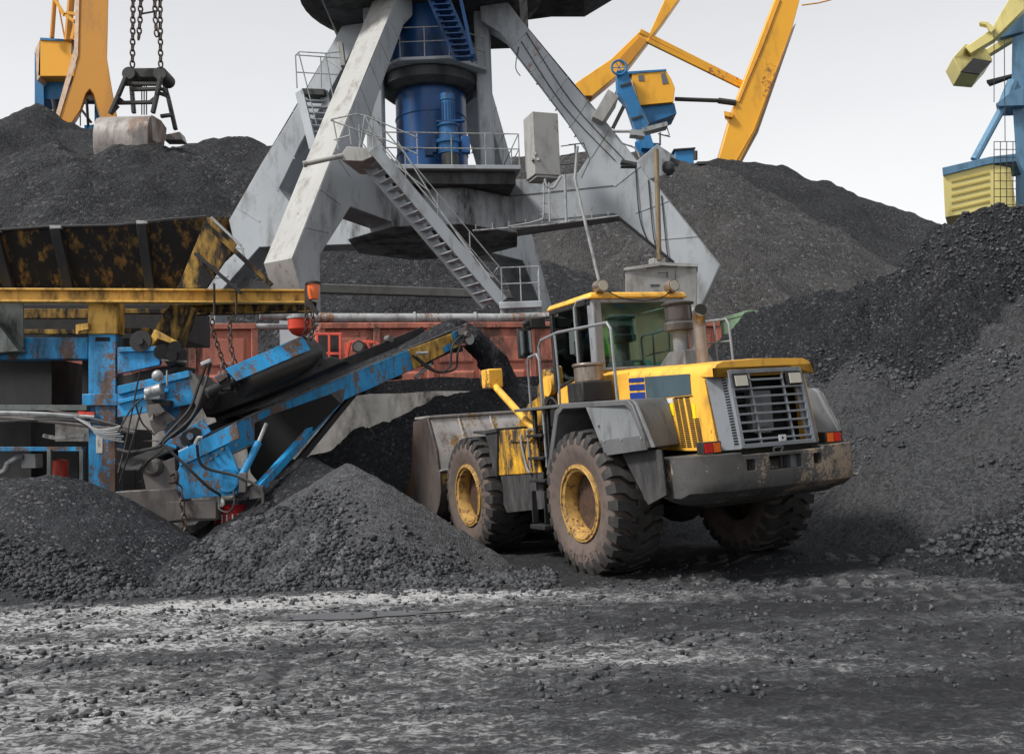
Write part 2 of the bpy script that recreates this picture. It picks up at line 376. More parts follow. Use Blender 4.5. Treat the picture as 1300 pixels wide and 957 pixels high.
    bp = nd(N, 'ShaderNodeBump', i_Strength=.9, i_Distance=.04); h = add(add(lin(mid, .9), lin(fine, .9)), lin(rc.outputs[0], .35)); L.new(h, bp.inputs['Height']); L.new(bp.outputs[0], B.inputs['Normal'])
    return M
_gf = (-.4378, .89907)
def ruts(X, Y):
    # tyre tracks running between the loader and the right foreground
    M_ = np.zeros(X.shape); T_ = np.zeros(X.shape)
    for x0, y0, x1, y1, bend, amp in ((1.0, 11.9, 7.5, 7.6, .5, 1.), (1.6, 13.4, 9.2, 9.4, .6, 1.), (-3, 9.3, 6, 6.6, .35, .7), (-3, 11.0, 8, 8.3, .4, .8), (-7, 8.9, 2, 7.0, -.3, .5)):
        L_ = math.hypot(x1-x0, y1-y0); ux, uy = (x1-x0)/L_, (y1-y0)/L_; s = (X-x0)*ux+(Y-y0)*uy; d = -(X-x0)*uy+(Y-y0)*ux-bend*np.sin(np.clip(s/L_, 0, 1)*math.pi)
        m_ = np.exp(-(np.abs(d)/.30)**4)*np.clip(s/.8, 0, 1)*np.clip((L_-s)/.8, 0, 1)*amp*np.clip(.75+1.4*fbm(X, Y, .9, 2, k=6), 0, 1)
        M_ = np.maximum(M_, m_); T_ = np.maximum(T_, m_*(np.sin(s*24+np.abs(d)*9+np.where(d > 0, 1.6, 0)) > .15)*(np.abs(d) > .03))
    return M_, T_
def ground_h(X, Y):
    near = np.clip((18-Y)/4, 0, 1)*np.clip((14-np.abs(X))/3, 0, 1)
    h = .030*fbm(X*.55+Y*.06, Y*1.5, 1.1, 4, .6, 1)+.030*fbm(X*.7, Y*1.2, 5., 4, .75, 3)+.020*np.abs(fbm(X*.7, Y, 11., 2, .7, 5))
    rm_, tr_ = ruts(X, Y); h = h*(1-.55*rm_)-.034*rm_+.036*tr_
    for bx_, by_ in ((3.13, 13.46), (1.62, 16.56)):
        u = (X-bx_)*_gf[0]+(Y-by_)*_gf[1]; v = -(X-bx_)*_gf[1]+(Y-by_)*_gf[0]; h = h+.10*np.exp(-(u/1.5)**2-(np.minimum(v+.2, 0)/1.2)**2-(np.maximum(v-.25, 0)/.45)**2)
    pu = ((X+1.6)/.95)**2+((Y-10.05)/.28)**2
    h = h*np.clip((pu-.7)/1.2, .03, 1)
    return h*near-.012
xs = np.concatenate([-np.geomspace(900, 12.5, 30), np.arange(-12, 12, .05), np.geomspace(12.5, 900, 30)])
ys = np.concatenate([-np.geomspace(600, 1, 20), np.arange(0, 4.5, .4), np.arange(4.6, 17.5, .045), np.geomspace(18, 1500, 30)])
GX, GY = np.meshgrid(xs, ys)
rm_, tr_ = ruts(GX, GY)
g = grid_mesh('ground', GX, GY, ground_h(GX, GY), None, ground_mat(), np.clip(tr_-.6*(rm_-tr_), -1, 1)*.5+.5); tag(g, kind='structure')
# shallow wet patch
pm, nt_, B_, N_, L_ = new_mat('wet_slurry')
tc_ = nd(N_, 'ShaderNodeTexCoord'); nn = nd(N_, 'ShaderNodeTexNoise', i_Scale=3., i_Detail=6.); L_.new(tc_.outputs['Object'], nn.inputs[0])
L_.new(mixc(N_, L_, nn.outputs[0], (.085, .088, .094), (.14, .143, .15)), B_.inputs['Base Color']); B_.inputs['Roughness'].default_value = .33
mb = MB(); pts = []
for k in range(60):
    a = 2*math.pi*k/60; r = 1+.16*math.sin(3*a+1)+.10*math.sin(7*a)+.05*math.sin(13*a+2)
    pts.append((-1.6+.78*r*math.cos(a)+.08*math.sin(5*a), 10.05+.19*r*math.sin(a)))
mb.add([(x, y, -.002) for x, y in pts], [tuple(range(60))])
tag(mb.build('puddle', pm, smooth=False), kind='structure')
# ---------------------------------------------------------------- coal heaps
C_near = coal('coal_fines', 30., lo=(.007, .0075, .009), hi=(.044, .046, .052), glint=.15, bump=.7, dist=.02, broad=.7, tint=(.042, .044, .049))
C_mid = coal('coal_screened', 27., lo=(.007, .0078, .009), hi=(.046, .048, .054), glint=.13, bump=.9, dist=.035, broad=.45, tint=(.022, .024, .028))
C_dark = coal('coal_wet', 24., lo=(.008, .0085, .010), hi=(.030, .031, .035), glint=.08, bump=.6, broad=.5, tint=(.020, .021, .024))
C_far = coal('coal_stock', 6., lo=(.020, .021, .023), hi=(.054, .056, .061), glint=.13, bump=1., broad=.10, dist=.12, tint=(.026, .027, .030))
C_farw = coal('coal_stock_brown', 5., lo=(.034, .034, .035), hi=(.074, .073, .074), glint=.14, bump=1., broad=.08, dist=.12, tint=(.078, .075, .074))
def T(px, py, Y): return tuple(P(px, py, Y))
# big stockpile behind on the left
heap('coal_heap', 'huge dark coal stockpile rising at the left, with the clamshell grab on it', (-90, 6, 36, 96), .34, [
    ([T(-160, 200, 74), T(-20, 165, 74), T(45, 143, 74), T(95, 166, 73)], .78, 2.), ([T(95, 166, 72), T(160, 186, 70), T(240, 181, 73), T(345, 182, 75)], .78, 1.2),
    ([T(345, 182, 75), T(470, 200, 76), T(600, 215, 76)], .78, 2.), ([T(118, 180, 60), T(215, 177, 60), T(240, 184, 61)], .76, .6), ([T(-60, 215, 60), T(70, 205, 60)], .78, 1.), ([T(330, 232, 62), T(250, 255, 56)], .70, 1.5)],
    C_far, rough=1.5, fine=.13, warp=2.6, scale=.13)
# middle pile seen between the crane legs
heap('coal_heap', 'rounded heap of coarse coal under the portal crane, behind the staircase', (-22, 14, 37, 68), .24, [
    ([T(405, 322, 53), T(500, 308, 53), T(590, 314, 54)], .80, 2.5), ([T(590, 314, 54), T(690, 335, 54)], .75, 2.)], C_far, rough=.6, fine=.10, warp=1.2, scale=.2)
# far right stockpiles
heap('coal_heap', 'long brownish grey coal stockpile behind the portal crane, sloping down to the right', (-14, 60, 38, 100), .36, [
    ([T(640, 205, 76), T(760, 196, 76), T(862, 197, 76)], .78, 1.5), ([T(862, 200, 76), T(900, 232, 73), T(960, 285, 68), T(1060, 345, 62), T(1110, 385, 58)], .78, 1.), ([T(760, 262, 65), T(830, 300, 60)], .72, 2.),
    ([T(720, 290, 62)], .72, 1.)], C_farw, rough=1.2, fine=.13, warp=1.8, scale=.13)
heap('coal_heap', 'darkest far coal stockpile with a bare crest under the yellow boom', (0, 100, 60, 130), .5, [
    ([T(850, 216, 92), T(910, 211, 92), T(975, 214, 92), T(1030, 236, 92), T(1085, 256, 93), T(1120, 268, 94), T(1172, 292, 95), T(1230, 330, 96), T(1320, 400, 97)], .78, 1.5)], C_far, rough=1.1, fine=.15, warp=1.6, scale=.12)
# near right heap
def carve_r(X, Y, H):
    # steep dug faces below the crest, gullies and runs of fresh fines
    g = np.abs(fbm(X+.25*Y, Y*.15, .55, 3, .55, 2)); return H-.55*np.clip(.16-g, 0, 1)/.16*np.clip((H-1.2)/2, 0, 1)*.6
o = heap('coal_heap', 'near coal heap filling the right side behind the loader, dug steep near its top', (1.5, 20, 9.3, 30), .055, [
    ([T(895, 440, 25), T(945, 406, 23), T(1000, 387, 21.5), T(1062, 372, 20.6), T(1125, 355, 20.2), T(1180, 304, 20), T(1235, 268, 19.7), T(1300, 250, 19.7), T(1400, 215, 19.5), T(1700, 190, 19)], 1.25, .3),
    ([T(1105, 452, 18.75)], .62, .2, 1), ([T(1030, 478, 19.4)], .62, .2, 1), ([T(1180, 470, 17.9)], .60, .2, 1), ([T(1235, 452, 17.5)], .62, .2, 1), ([T(1320, 372, 17.7), T(1262, 440, 16.6), T(1205, 520, 15.3)], .64, .25, 1), ([T(1400, 400, 16.6), T(1330, 470, 15)], .62, .3, 1),
    ([T(960, 500, 21)], .60, .3, 1), ([T(1420, 560, 13)], .55, .5, 1), ([T(1360, 590, 12.8), T(1290, 640, 12)], .5, .5)], C_mid, rough=.50, fine=.085, warp=.75, carve=carve_r, scale=.5)
F_right = HEAPF['coal_heapnear coal heap filling the right side behind the loader, dug steep near its top']
# mound front left
heap('coal_heap', 'low smooth mound of fine coal at the left, in front of the blue machine', (-12.5, -3.2, 10.6, 17.2), .04, [
    ([T(-120, 612, 14.3), T(0, 606, 14.2), T(62, 602, 14.2)], .70, .6), ([T(62, 603, 14.2), T(112, 626, 14.1), T(160, 660, 13.9), T(225, 700, 13.6)], .70, .4)], C_near, rough=.05, fine=.03, warp=.12, scale=.6)
F_left = HEAPF['coal_heaplow smooth mound of fine coal at the left, in front of the blue machine']
# room dug out by the loader round its front wheels and bucket
_lo = (2.095, 12.952); _fv = (-.4378, .89907)
def dug(X, Y, H):
    dx, dy = X-_lo[0], Y-_lo[1]; a = dx*_fv[0]+dy*_fv[1]; b = dx*(-_fv[1])+dy*_fv[0]
    a = a+.15*fbm(X, Y, 1.2, 2, k=4)
    d = np.maximum(np.maximum(np.abs(b)-1.75, (a-6.0)*2.2), 0)+np.minimum(np.maximum(np.abs(b)-1.75, (a-6.0)*2.2), 0)*.3
    return np.minimum(H, .02+.85*d)
# cone in the middle
heap('coal_heap', 'grey cone of coal in the middle foreground, left of the loader bucket', (-6, 1.2, 11, 19.5), .04, [
    ([T(455, 582, 14.6), T(478, 566, 15.5), T(512, 536, 16.9)], .64, .25, 1), ([T(345, 650, 13.6), T(318, 662, 13.4)], .72, .35), ([T(455, 588, 14.6), T(555, 685, 13.7)], .75, .2, 1), ([T(590, 712, 13.4)], .4, .2)], C_near, rough=.14, fine=.045, warp=.35, carve=dug, scale=.6)
F_cone = HEAPF['coal_heapgrey cone of coal in the middle foreground, left of the loader bucket']
heap('coal_heap', 'black freshly screened coal pile under the conveyor head, dug by the bucket', (-6.5, 6, 14.6, 25), .06, [
    ([T(500, 514, 17.2), T(455, 545, 16.6)], .66, .3), ([T(500, 514, 17.2), T(540, 512, 18.4), T(600, 497, 20.4), T(650, 488, 21)], .62, .5), ([T(650, 488, 21), T(700, 510, 21.3)], .6, .6)], C_dark, rough=.22, fine=.05, warp=.4, carve=dug, scale=.6)
# loose lumps
M_l1 = coal('coal_lumps_grey', 9., lo=(.022, .023, .026), hi=(.085, .088, .094), glint=.15, bump=.2, tint=(.05, .052, .058))
M_l1.name = 'coal_lumps_grey'
def scatter(n, fn, hfn, s0, s1, pw=2.2):
    pos = []; sz = []
    for _ in range(n):
        x, y, wt = fn()
        if random.random() > wt: continue
        pos.append((x, y)); sz.append(s0+(s1-s0)*random.random()**pw)
    a = np.array(pos); z = hfn(a[:, 0], a[:, 1]); sz = np.array(sz)
    k = z > -.05
    return np.stack([a[:, 0], a[:, 1], z+sz*.15], -1)[k], sz[k]
def all_h(x, y): return np.maximum(np.maximum(ground_h(x, y), F_left(x, y)), np.maximum(F_cone(x, y), F_right(x, y)))
def f_band():
    x = random.uniform(-8.2, .4); y = 12.35+random.gauss(0, .16)+.05*min(0, x+3.5)
    return x, y, 1
p1, s1 = scatter(15000, f_band, all_h, .012, .06, 3)
def f_cone():
    x = random.gauss(-3.2, .38); y = random.gauss(12.95, .30); return x, y, 1
p2, s2 = scatter(9000, f_cone, all_h, .014, .065, 2.5)
def f_foot():
    x = random.uniform(-1.8, .4); y = 12.2+random.gauss(0, .4); return x, y, 1
p4, s4 = scatter(1800, f_foot, all_h, .012, .06, 3)
lumps('loose_coal', np.concatenate([p1, p2, p4]), np.concatenate([s1, s2, s4]), M_l1, 'loose angular coal lumps lying along the foot of the front heaps', 'coal lumps')
def f_r():
    x = random.uniform(4.2, 12); y = random.uniform(10.5, 20.5)
    n_ = mnoise.noise(Vector((x*.7+y*.3, y*.4, 3))); return x, y, max(0, min(1, .10+1.9*n_))
p3, s3 = scatter(52000, f_r, F_right, .014, .065, 3.2)
lumps('loose_coal', p3, s3, M_l1, 'coarse coal lumps that rolled down the near right heap', 'coal lumps')
def f_g():
    x = random.uniform(-6, 7); y = random.uniform(6.2, 13); return x, y, .12+1.3*(mnoise.noise(Vector((x*.9, y*1.8, 0)))+.3)
p5, s5 = scatter(32000, f_g, ground_h, .004, .042, 8)
lumps('loose_coal', p5, s5, M_l1, 'scattered crumbs and stones of coal on the light dusty yard floor', 'coal lumps')
# ================================================================= WHEEL LOADER
# local frame: x forward, y to the machine's left, z up, origin on the ground under the rear axle
Y_ = paint('loader_yellow', (.80, .425, .06), dirt=(.08, .055, .035), amt=.27, scale=2.6, rough=.38, var=.10, rust=(.16, .07, .03), rust_amt=.12, bump=.06)
YD = paint('loader_yellow_dirty', (.68, .36, .03), dirt=(.035, .028, .022), amt=.62, scale=3.4, rough=.5, var=.15, rust=(.14, .07, .035), rust_amt=.25, bump=.12)
GR = paint('loader_grey', (.17, .18, .19), dirt=(.05, .045, .042), amt=.25, scale=3, rough=.45, var=.12, bump=.06)
GL = paint('grille_grey', (.20, .215, .235), dirt=(.07, .06, .055), amt=.22, scale=4, rough=.42, var=.08, bump=.05)
FD = paint('fender_grey', (.11, .113, .118), dirt=(.045, .040, .038), amt=.35, scale=2.2, rough=.6, var=.2, bump=.12)
RB = paint('rubber_flap', (.030, .030, .032), dirt=(.075, .07, .068), amt=.4, scale=3., rough=.75, var=.2, bump=.15)
DK = paint('dark_metal', (.018, .018, .019), dirt=(.04, .036, .033), amt=.35, scale=5, rough=.6, bump=.2)
BK = plain('black_void', (.004, .004, .004), .9)
TY = paint('tyre_sidewall', (.105, .080, .070), dirt=(.05, .042, .038), amt=.35, scale=3., rough=.85, var=.15, streak=False, bump=.12)
TT = paint('tyre_tread', (.030, .029, .029), dirt=(.065, .056, .05), amt=.30, scale=5., rough=.7, var=.25, streak=False, bump=.2)
RM = paint('rim_yellow', (.40, .24, .07), dirt=(.05, .030, .020), amt=.34, scale=7, rough=.6, var=.2, streak=False, rust=(.12, .05, .025), rust_amt=.2, bump=.2)
HB = paint('hub_brown', (.075, .040, .025), dirt=(.03, .02, .015), amt=.5, scale=6, rough=.7, streak=False)
CW = paint('counterweight', (.075, .073, .072), dirt=(.035, .032, .03), amt=.30, scale=2.2, rough=.55, var=.2, rust=(.30, .23, .17), rust_amt=.24, bump=.2, fine=30., streak=False)
BU = paint('bucket_steel', (.125, .105, .098), dirt=(.05, .04, .036), amt=.4, scale=2.4, rough=.55, metal=.25, var=.2, rust=(.13, .07, .04), rust_amt=.25, bump=.15)
BUL = paint('bucket_back', (.34, .325, .32), dirt=(.08, .068, .06), amt=.3, scale=3.2, rough=.5, metal=.2, var=.18, rust=(.26, .15, .05), rust_amt=.22, bump=.15)
BY = paint('bucket_yellow_band', (.50, .28, .03), dirt=(.03, .025, .022), amt=.75, scale=6., rough=.6, streak=False, bump=.2)
BL = plain('stripe_blue', (.012, .035, .20), .4); TL = paint('panel_teal', (.055, .085, .10), amt=.12, rough=.4)
RD = plain('lens_red', (.50, .012, .010), .25); OG = plain('lens_orange', (.65, .12, .01), .25); WH = plain('white_plate', (.55, .56, .57), .5)
LMP = plain('lamp_glass', (.42, .40, .34), .25); CH = paint('exhaust_steel', (.30, .25, .21), dirt=(.08, .06, .05), amt=.4, metal=.7, rough=.4, scale=5)
YS = plain('sticker_yellow', (.80, .62, .01), .5); RAIL = paint('handrail_grey', (.20, .21, .225), amt=.2, scale=6, rough=.5)
def glass(name, col=(.55, .8, .78), refl=.5, trans=.75):
    M, nt, B, N, L = new_mat(name); N.remove(B)
    t = nd(N, 'ShaderNodeBsdfTransparent'); t.inputs[0].default_value = (*[c*trans for c in col], 1)
    gl = nd(N, 'ShaderNodeBsdfGlossy', i_Roughness=.03); gl.inputs[0].default_value = (.9, 1, .97, 1)
    fr = nd(N, 'ShaderNodeFresnel', i_IOR=1.5); mr = nd(N, 'ShaderNodeMapRange', i_3=refl*.45, i_4=1.); L.new(fr.outputs[0], mr.inputs[0])
    tc = nd(N, 'ShaderNodeTexCoord'); n = nd(N, 'ShaderNodeTexNoise', i_Scale=1.3, i_Detail=2.); L.new(tc.outputs['Object'], n.inputs[0])
    bp = nd(N, 'ShaderNodeBump', i_Strength=.12, i_Distance=.05); L.new(n.outputs[0], bp.inputs['Height']); L.new(bp.outputs[0], gl.inputs['Normal'])
    mx = nd(N, 'ShaderNodeMixShader'); L.new(mr.outputs[0], mx.inputs[0]); L.new(t.outputs[0], mx.inputs[1]); L.new(gl.outputs[0], mx.inputs[2])
    L.new(mx.outputs[0], N['Material Output'].inputs[0]); return M
GLS = glass('cab_glass', refl=.30, trans=1.)
LO = Vector((2.095, 12.952, 0.)); LRZ = math.atan2(.89907, -.4378)
loader = thing('wheel_loader', 'big yellow wheel loader with grey fenders, digging its bucket into the coal', 'wheel loader', LO, LRZ)
# it leans a little to its left: the right-hand wheels stand on spilled coal
TILT = R_(2.0); piv = Matrix.Rotation(LRZ, 3, 'Z') @ Vector((0, 1.2, 0))
_Rm = Matrix.Rotation(LRZ, 4, 'Z') @ Matrix.Translation((0, 1.2, 0)) @ Matrix.Rotation(-TILT, 4, 'X') @ Matrix.Translation((0, -1.2, 0))
loader.matrix_basis = Matrix.Translation(LO) @ _Rm
def B_(m, name, mat, par=loader, bevel=.008, **k): return m.build(name, mat, par, bevel=bevel, **k)
# ---- wheels
def tyre_meshes():
    t = MB()
    prof = [(-.24, .44), (-.30, .455), (-.325, .52), (-.352, .62), (-.355, .70), (-.338, .775), (-.315, .80), (-.26, .812), (0, .815), (.26, .812), (.315, .80), (.338, .775), (.355, .70), (.352, .62), (.325, .52), (.30, .455), (.24, .44)]
    t.lathe(prof, n=72, caps=False)
    lg = MB(); n = 27
    for sd in (-1, 1):
        path = [(.352, .715, 0.), (.348, .80, 0.), (.312, .872, .0), (.20, .882, .012), (.11, .886, .10), (-.03, .886, .13)]
        for k in range(n):
            a0 = 2*math.pi*(k+(0.5 if sd > 0 else 0))/n; prev = None; hw = .079
            rows = []
            for y, r, da in path:
                ins = r-.09 if r > .8 else r-.03
                q = []
                for rr in (ins, r):
                    for s_ in (-1, 1):
                        w_ = hw*(1.0 if rr == ins else .84)*(1.06 if y < .15 else 1)
                        a = a0+da+s_*w_
                        q.append((rr*math.cos(a), sd*(y if rr == r else min(y, .33)), rr*math.sin(a)))
                rows.append(q)
            vs = [p for q in rows for p in q]; fs = []
            for i in range(len(rows)-1):
                b = i*4; c = b+4; fs += [(b+2, b+3, c+3, c+2), (b, b+2, c+2, c), (b+1, b+3, c+3, c+1)]
            fs += [(0, 1, 3, 2), (len(vs)-4, len(vs)-3, len(vs)-1, len(vs)-2)]
            lg.add(vs, fs)
    return t, lg
tm, lm = tyre_meshes()
def make_wheel(x, y, sd, proto=None):
    if proto:
        c = proto.copy(); COL.objects.link(c); c.location = (x, y, .875); c.rotation_euler = (0, random.random()*6, 0 if sd > 0 else math.pi)
        for ch in [o for o in bpy.data.objects if o.parent == proto]:
            d = ch.copy(); COL.objects.link(d); d.parent = c
        return c
    t = tm.build('wheel', TY, loader); t.location = (x, y, .875)
    lm.build('tread', TT, t, ang=25)
    r = MB(); r.lathe([(.27, .475), (.335, .47), (.34, .445), (.325, .405), (.315, .385), (.22, .36), (.16, .352), (.14, .36)], n=48, caps=False)
    r.build('rim', RM, t)
    h = MB(); h.lathe([(.14, .36), (-.02, .345), (-.09, .335), (-.09, .28), (-.04, .26), (.02, .17), (.07, .15), (.08, .02)], n=32)
    for k in range(16):
        a = 2*math.pi*k/16; h.cyl((.305*math.cos(a), -.10, .305*math.sin(a)), (.305*math.cos(a), -.055, .305*math.sin(a)), .016, n=6)
    h.build('hub', HB, t)
    lr = MB(); lr.tube([(.432*math.cos(a), .338, .432*math.sin(a)) for a in [R_(-55+k*(350/60)) for k in range(60)]], .012, n=6)
    lr.box((.29, .325, -.33), (.10, .03, .035), Matrix.Rotation(R_(48), 3, 'Y')); lr.build('lock_ring', RM, t)
    # moulded letters on the sidewall
    lb = 'AEOLUS'
    for i, c in enumerate(lb):
        a = R_(236+i*11.5)
        M = Matrix.Translation((.655*math.cos(a), .353, .655*math.sin(a))) @ Matrix.Rotation(-a-math.pi/2+math.pi, 4, 'Y') @ Matrix.Rotation(R_(90), 4, 'X') @ Matrix.Rotation(math.pi, 4, 'Y')
        text(c, 'moulded_letter', .135, TY, M, t, depth=.008)
    return t
w0 = make_wheel(0, 1.15, 1)
w1 = make_wheel(3.45, 1.15, 1, w0); w2 = make_wheel(0, -1.15, -1, w0); w3 = make_wheel(3.45, -1.15, -1, w0)
w0.rotation_euler[1] = .0
# ---- chassis and axles
m = MB(); m.box((-.1, 0, 1.10), (2.5, 1.15, .65)); m.box((-.2, 0, 1.38), (3.3, 1.36, .2)); m.box((1.35, 0, 1.2), (.6, .7, .9)); B_(m, 'rear_frame', paint('rear_frame_black', (.008, .008, .008), dirt=(.018, .017, .016), amt=.3, scale=5, rough=.5))  # near-black all over, darker than the other dark metal
m = MB(); m.box((2.9, 0, 1.15), (1.9, .95, .9)); m.px([(2.2, 1.4), (3.6, 1.4), (3.5, 1.95), (3.0, 2.15), (2.3, 2.05)], -.48, -.34); m.px([(2.2, 1.4), (3.6, 1.4), (3.5, 1.95), (3.0, 2.15), (2.3, 2.05)], .34, .48); B_(m, 'front_frame', YD)
for x in (0, 3.45):
    m = MB(); m.cyl((x, -1.1, .875), (x, 1.1, .875), .2, n=20); m.ball((x, 0, .875), .38, 16); B_(m, 'axle', DK)
m = MB(); m.cyl((1.62, .1, .65), (1.62, .1, 1.75), .17); m.cyl((1.62, .32, .9), (2.6, .34, .95), .07); m.cyl((1.0, .45, 1.0), (1.7, .42, 1.0), .09); B_(m, 'articulation_joint', DK)
# ---- engine hood
HP = [(.56, 2.50), (-1.50, 2.425), (-1.80, 2.405), (-1.845, 2.37), (-1.83, 2.30), (-1.70, 2.285), (-1.64, 2.10), (-1.83, 1.44), (-1.02, 1.44), (-.55, 2.02), (.56, 2.10)]
m = MB()
def hw(x, z): return .72 if z < 2.36 else (.70 if z < 2.41 else .66)
# hood shell as a stack of cross-sections so the shoulders are rounded
def sec(x, zt, zb, w_=.72):
    pr = [(w_, zb), (w_, zt-.17), (w_-.015, zt-.10), (w_-.06, zt-.035), (w_-.15, zt-.005), (.0, zt+.012)]
    return [(x, y, z) for y, z in pr]+[(x, -y, z) for y, z in reversed(pr[:-1])]
secs = [sec(.56, 2.50, 2.0), sec(-.05, 2.485, 1.9), sec(-.7, 2.46, 1.46), sec(-1.3, 2.435, 1.44), sec(-1.62, 2.425, 1.44)]
for a_, b_ in zip(secs[:-1], secs[1:]): m.loft(a_, b_)
hood = B_(m, 'engine_hood', Y_, bevel=0, ang=50)
# rear cap of the hood, overhanging the grille, and rear corner posts in yellow
m = MB()
m.loft(sec(-1.60, 2.428, 2.27), sec(-1.86, 2.41, 2.335))
for s_ in (1, -1):
    m.loft([(-1.60, s_*.722, 2.27), (-1.60, s_*.60, 2.27), (-1.60, s_*.60, 1.44), (-1.60, s_*.722, 1.44)], [(-1.70, s_*.722, 2.22), (-1.70, s_*.60, 2.26), (-1.80, s_*.60, 1.44), (-1.84, s_*.722, 1.44)])
B_(m, 'hood_rear_cap', Y_, bevel=.006, ang=45)
# side stripes, dark panel, vent grille, stickers
def sidequad(m, x0, x1, z0a, z0b, z1a, z1b, y=.7225, t=.004):
    m.loft([(x0, y, z0a), (x1, y, z0b), (x1, y, z1b), (x0, y, z1a)], [(x0, y+t, z0a), (x1, y+t, z0b), (x1, y+t, z1b), (x0, y+t, z1a)])
for z0, z1 in ((2.30, 2.355), (2.20, 2.275), (2.07, 2.175)):
    m = MB(); sidequad(m, -.16, -.50, z0, z0-.012, z1, z1-.012); m.build('blue_stripe', BL, hood)
m = MB(); sidequad(m, -.52, -1.44, 2.07, 2.075, 2.345, 2.31); m.build('dark_side_panel', TL, hood)
m = MB(); sidequad(m, -1.10, -1.46, 2.05, 2.05, 2.062, 2.062)
for i in range(4):
    xa = -1.075-i*.105-(.02 if i > 1 else 0)
    zt = 2.05 if i < 4 else 1.7
    for k in range(26):
        z = 2.035-k*.0222
        if i == 3 and z > 1.80: continue
        sidequad(m, xa-.0-(2.05-z)*.16, xa-.085-(2.05-z)*.16, z, z, z+.0125, z+.0125, t=.003)
m.build('side_vent', BK, hood, smooth=False)
m = MB(); sidequad(m, -1.0, -1.07, 1.85, 1.85, 2.0, 2.0); m.build('warning_sticker', YS, hood); m = MB(); sidequad(m, -1.43, -1.49, 1.80, 1.80, 1.97, 1.97); m.build('warning_sticker', YS, hood)
m = MB(); sidequad(m, -.965, -1.07, 2.0, 2.0, 2.055, 2.055, t=.006); m.build('small_plate', WH, hood)
# grille surround: angled grey corner panels with slots
for s_ in (1, -1):
    gs = MB()
    A = [(-1.70, s_*.705, 2.25), (-1.86, s_*.70, 1.43), (-1.98, s_*.505, 1.43), (-1.845, s_*.505, 2.30)]
    Bq = [(x+.06, y*.9, z) for x, y, z in A]; gs.loft(A, Bq)
    B_(gs, 'grille_surround', GL, bevel=.004)
for s_ in (1, -1):
    m = MB()
    for k in range(26):
        t = (k+1.2)/28; a_ = Vector((-1.70, s_*.705, 2.25)).lerp(Vector((-1.86, s_*.70, 1.43)), t); b_ = Vector((-1.845, s_*.505, 2.30)).lerp(Vector((-1.98, s_*.505, 1.43)), t)
        p0 = a_.lerp(b_, .66); p1 = a_.lerp(b_, .86); q = Vector((-.004, s_*.004, 0)); h = Vector((0, 0, .017))
        m.loft([p0+q, p1+q, p1+q+h, p0+q+h], [p0, p1, p1+h, p0+h])
    m.build('surround_slots', BK, loader, smooth=False)
def gx(z): return -1.845-(2.30-z)*.155
# radiator compartment
m = MB(); m.loft([(-1.63, -.60, 2.28), (-1.63, .60, 2.28), (-1.66, .62, 1.42), (-1.66, -.62, 1.42)], [(-1.60, -.58, 2.28), (-1.60, .58, 2.28), (-1.60, .58, 1.42), (-1.60, -.58, 1.42)])
rad = m.build('radiator_bay', BK, loader)
m = MB(); m.box((-1.70, 0.0, 1.83), (.10, .30, .46)); m.box((-1.72, .0, 1.62), (.06, .22, .07)); m.build('radiator_box', GR, rad)
m = MB()
for k in range(7): m.box((-1.66, 0, 1.5+k*.115), (.03, 1.0, .03))
for y in (-.42, .42): m.box((-1.68, y, 1.75), (.05, .06, .8))
m.build('fan_shroud', DK, rad)
m = MB()
def bar(a, b, w_, h_): m.beam(a, b, w_, h_)
for y in (-.5, .5): m.beam((gx(1.44), y, 1.44), (gx(2.30), y, 2.30), .045, .05, up=(-1, 0, 0))
for y in (-.235, .235): m.beam((gx(1.48), y, 1.48), (gx(2.26), y, 2.26), .024, .03, up=(-1, 0, 0))
for z in (2.285, 1.46): m.beam((gx(z), -.5, z), (gx(z), .5, z), .05, .045)
for k in range(8):
    z = 2.185-k*.094; y0 = -.235 if k == 0 else -.5; y1 = .235 if k == 0 else .5
    m.beam((gx(z)-.012, y0, z), (gx(z)-.012, y1, z), .028, .022)
grl = B_(m, 'grille', GL, bevel=.003)
for y in (-.385, .385):
    m = MB(); m.box((gx(2.185)-.005, y, 2.18), (.09, .20, .15), Matrix.Rotation(R_(8), 3, 'Y')); hl = m.build('headlight', DK, grl)
    m = MB(); m.box((gx(2.185)-.052, y, 2.18), (.02, .165, .115), Matrix.Rotation(R_(8), 3, 'Y')); m.build('lens', LMP, hl)
m = MB(); m.box((gx(1.52)-.03, -.05, 1.52), (.008, .10, .07)); m.build('maker_plate', WH, grl)
m = MB(); m.ball((gx(1.52)-.036, -.05, 1.52), .016, 8, (.2, 1, 1)); m.build('plate_dot', DK, grl)
# ---- counterweight
top = [(-1.42, 1.15), (-1.72, 1.15), (-1.84, 1.11), (-1.94, 1.0), (-2.0, .8), (-2.03, .3), (-2.03, -.3), (-2.0, -.8), (-1.94, -1.0), (-1.84, -1.11), (-1.72, -1.15), (-1.42, -1.15)]
top = [(x-.04*(x < -1.5), y*1.045) for x, y in top]
cwm = MB(); lv = [(1.40, .985, .0), (1.375, 1., .0), (1.12, 1.005, .0), (1.05, .995, .01), (1.00, .96, .03), (.96, .88, .10), (.86, .66, .30)]
rings = []
for z, k, dx in lv: rings.append([(-1.42+(x+1.42)*(k if x > -1.42 else 1)*(1-dx*1.6), y*(1 if z > .99 else .5+.5*k), z-(.05 if (x > -1.8 and .9 < z < 1.1) else 0)) for x, y in top])
nn_ = len(top)
cwm.add([p for r in rings for p in r], [(i*nn_+k, i*nn_+(k+1) % nn_, (i+1)*nn_+(k+1) % nn_, (i+1)*nn_+k) for i in range(len(rings)-1) for k in range(nn_)]+[tuple(range(nn_)), tuple((len(rings)-1)*nn_+k for k in range(nn_))])
cw = cwm.build('counterweight', CW, loader, ang=28)
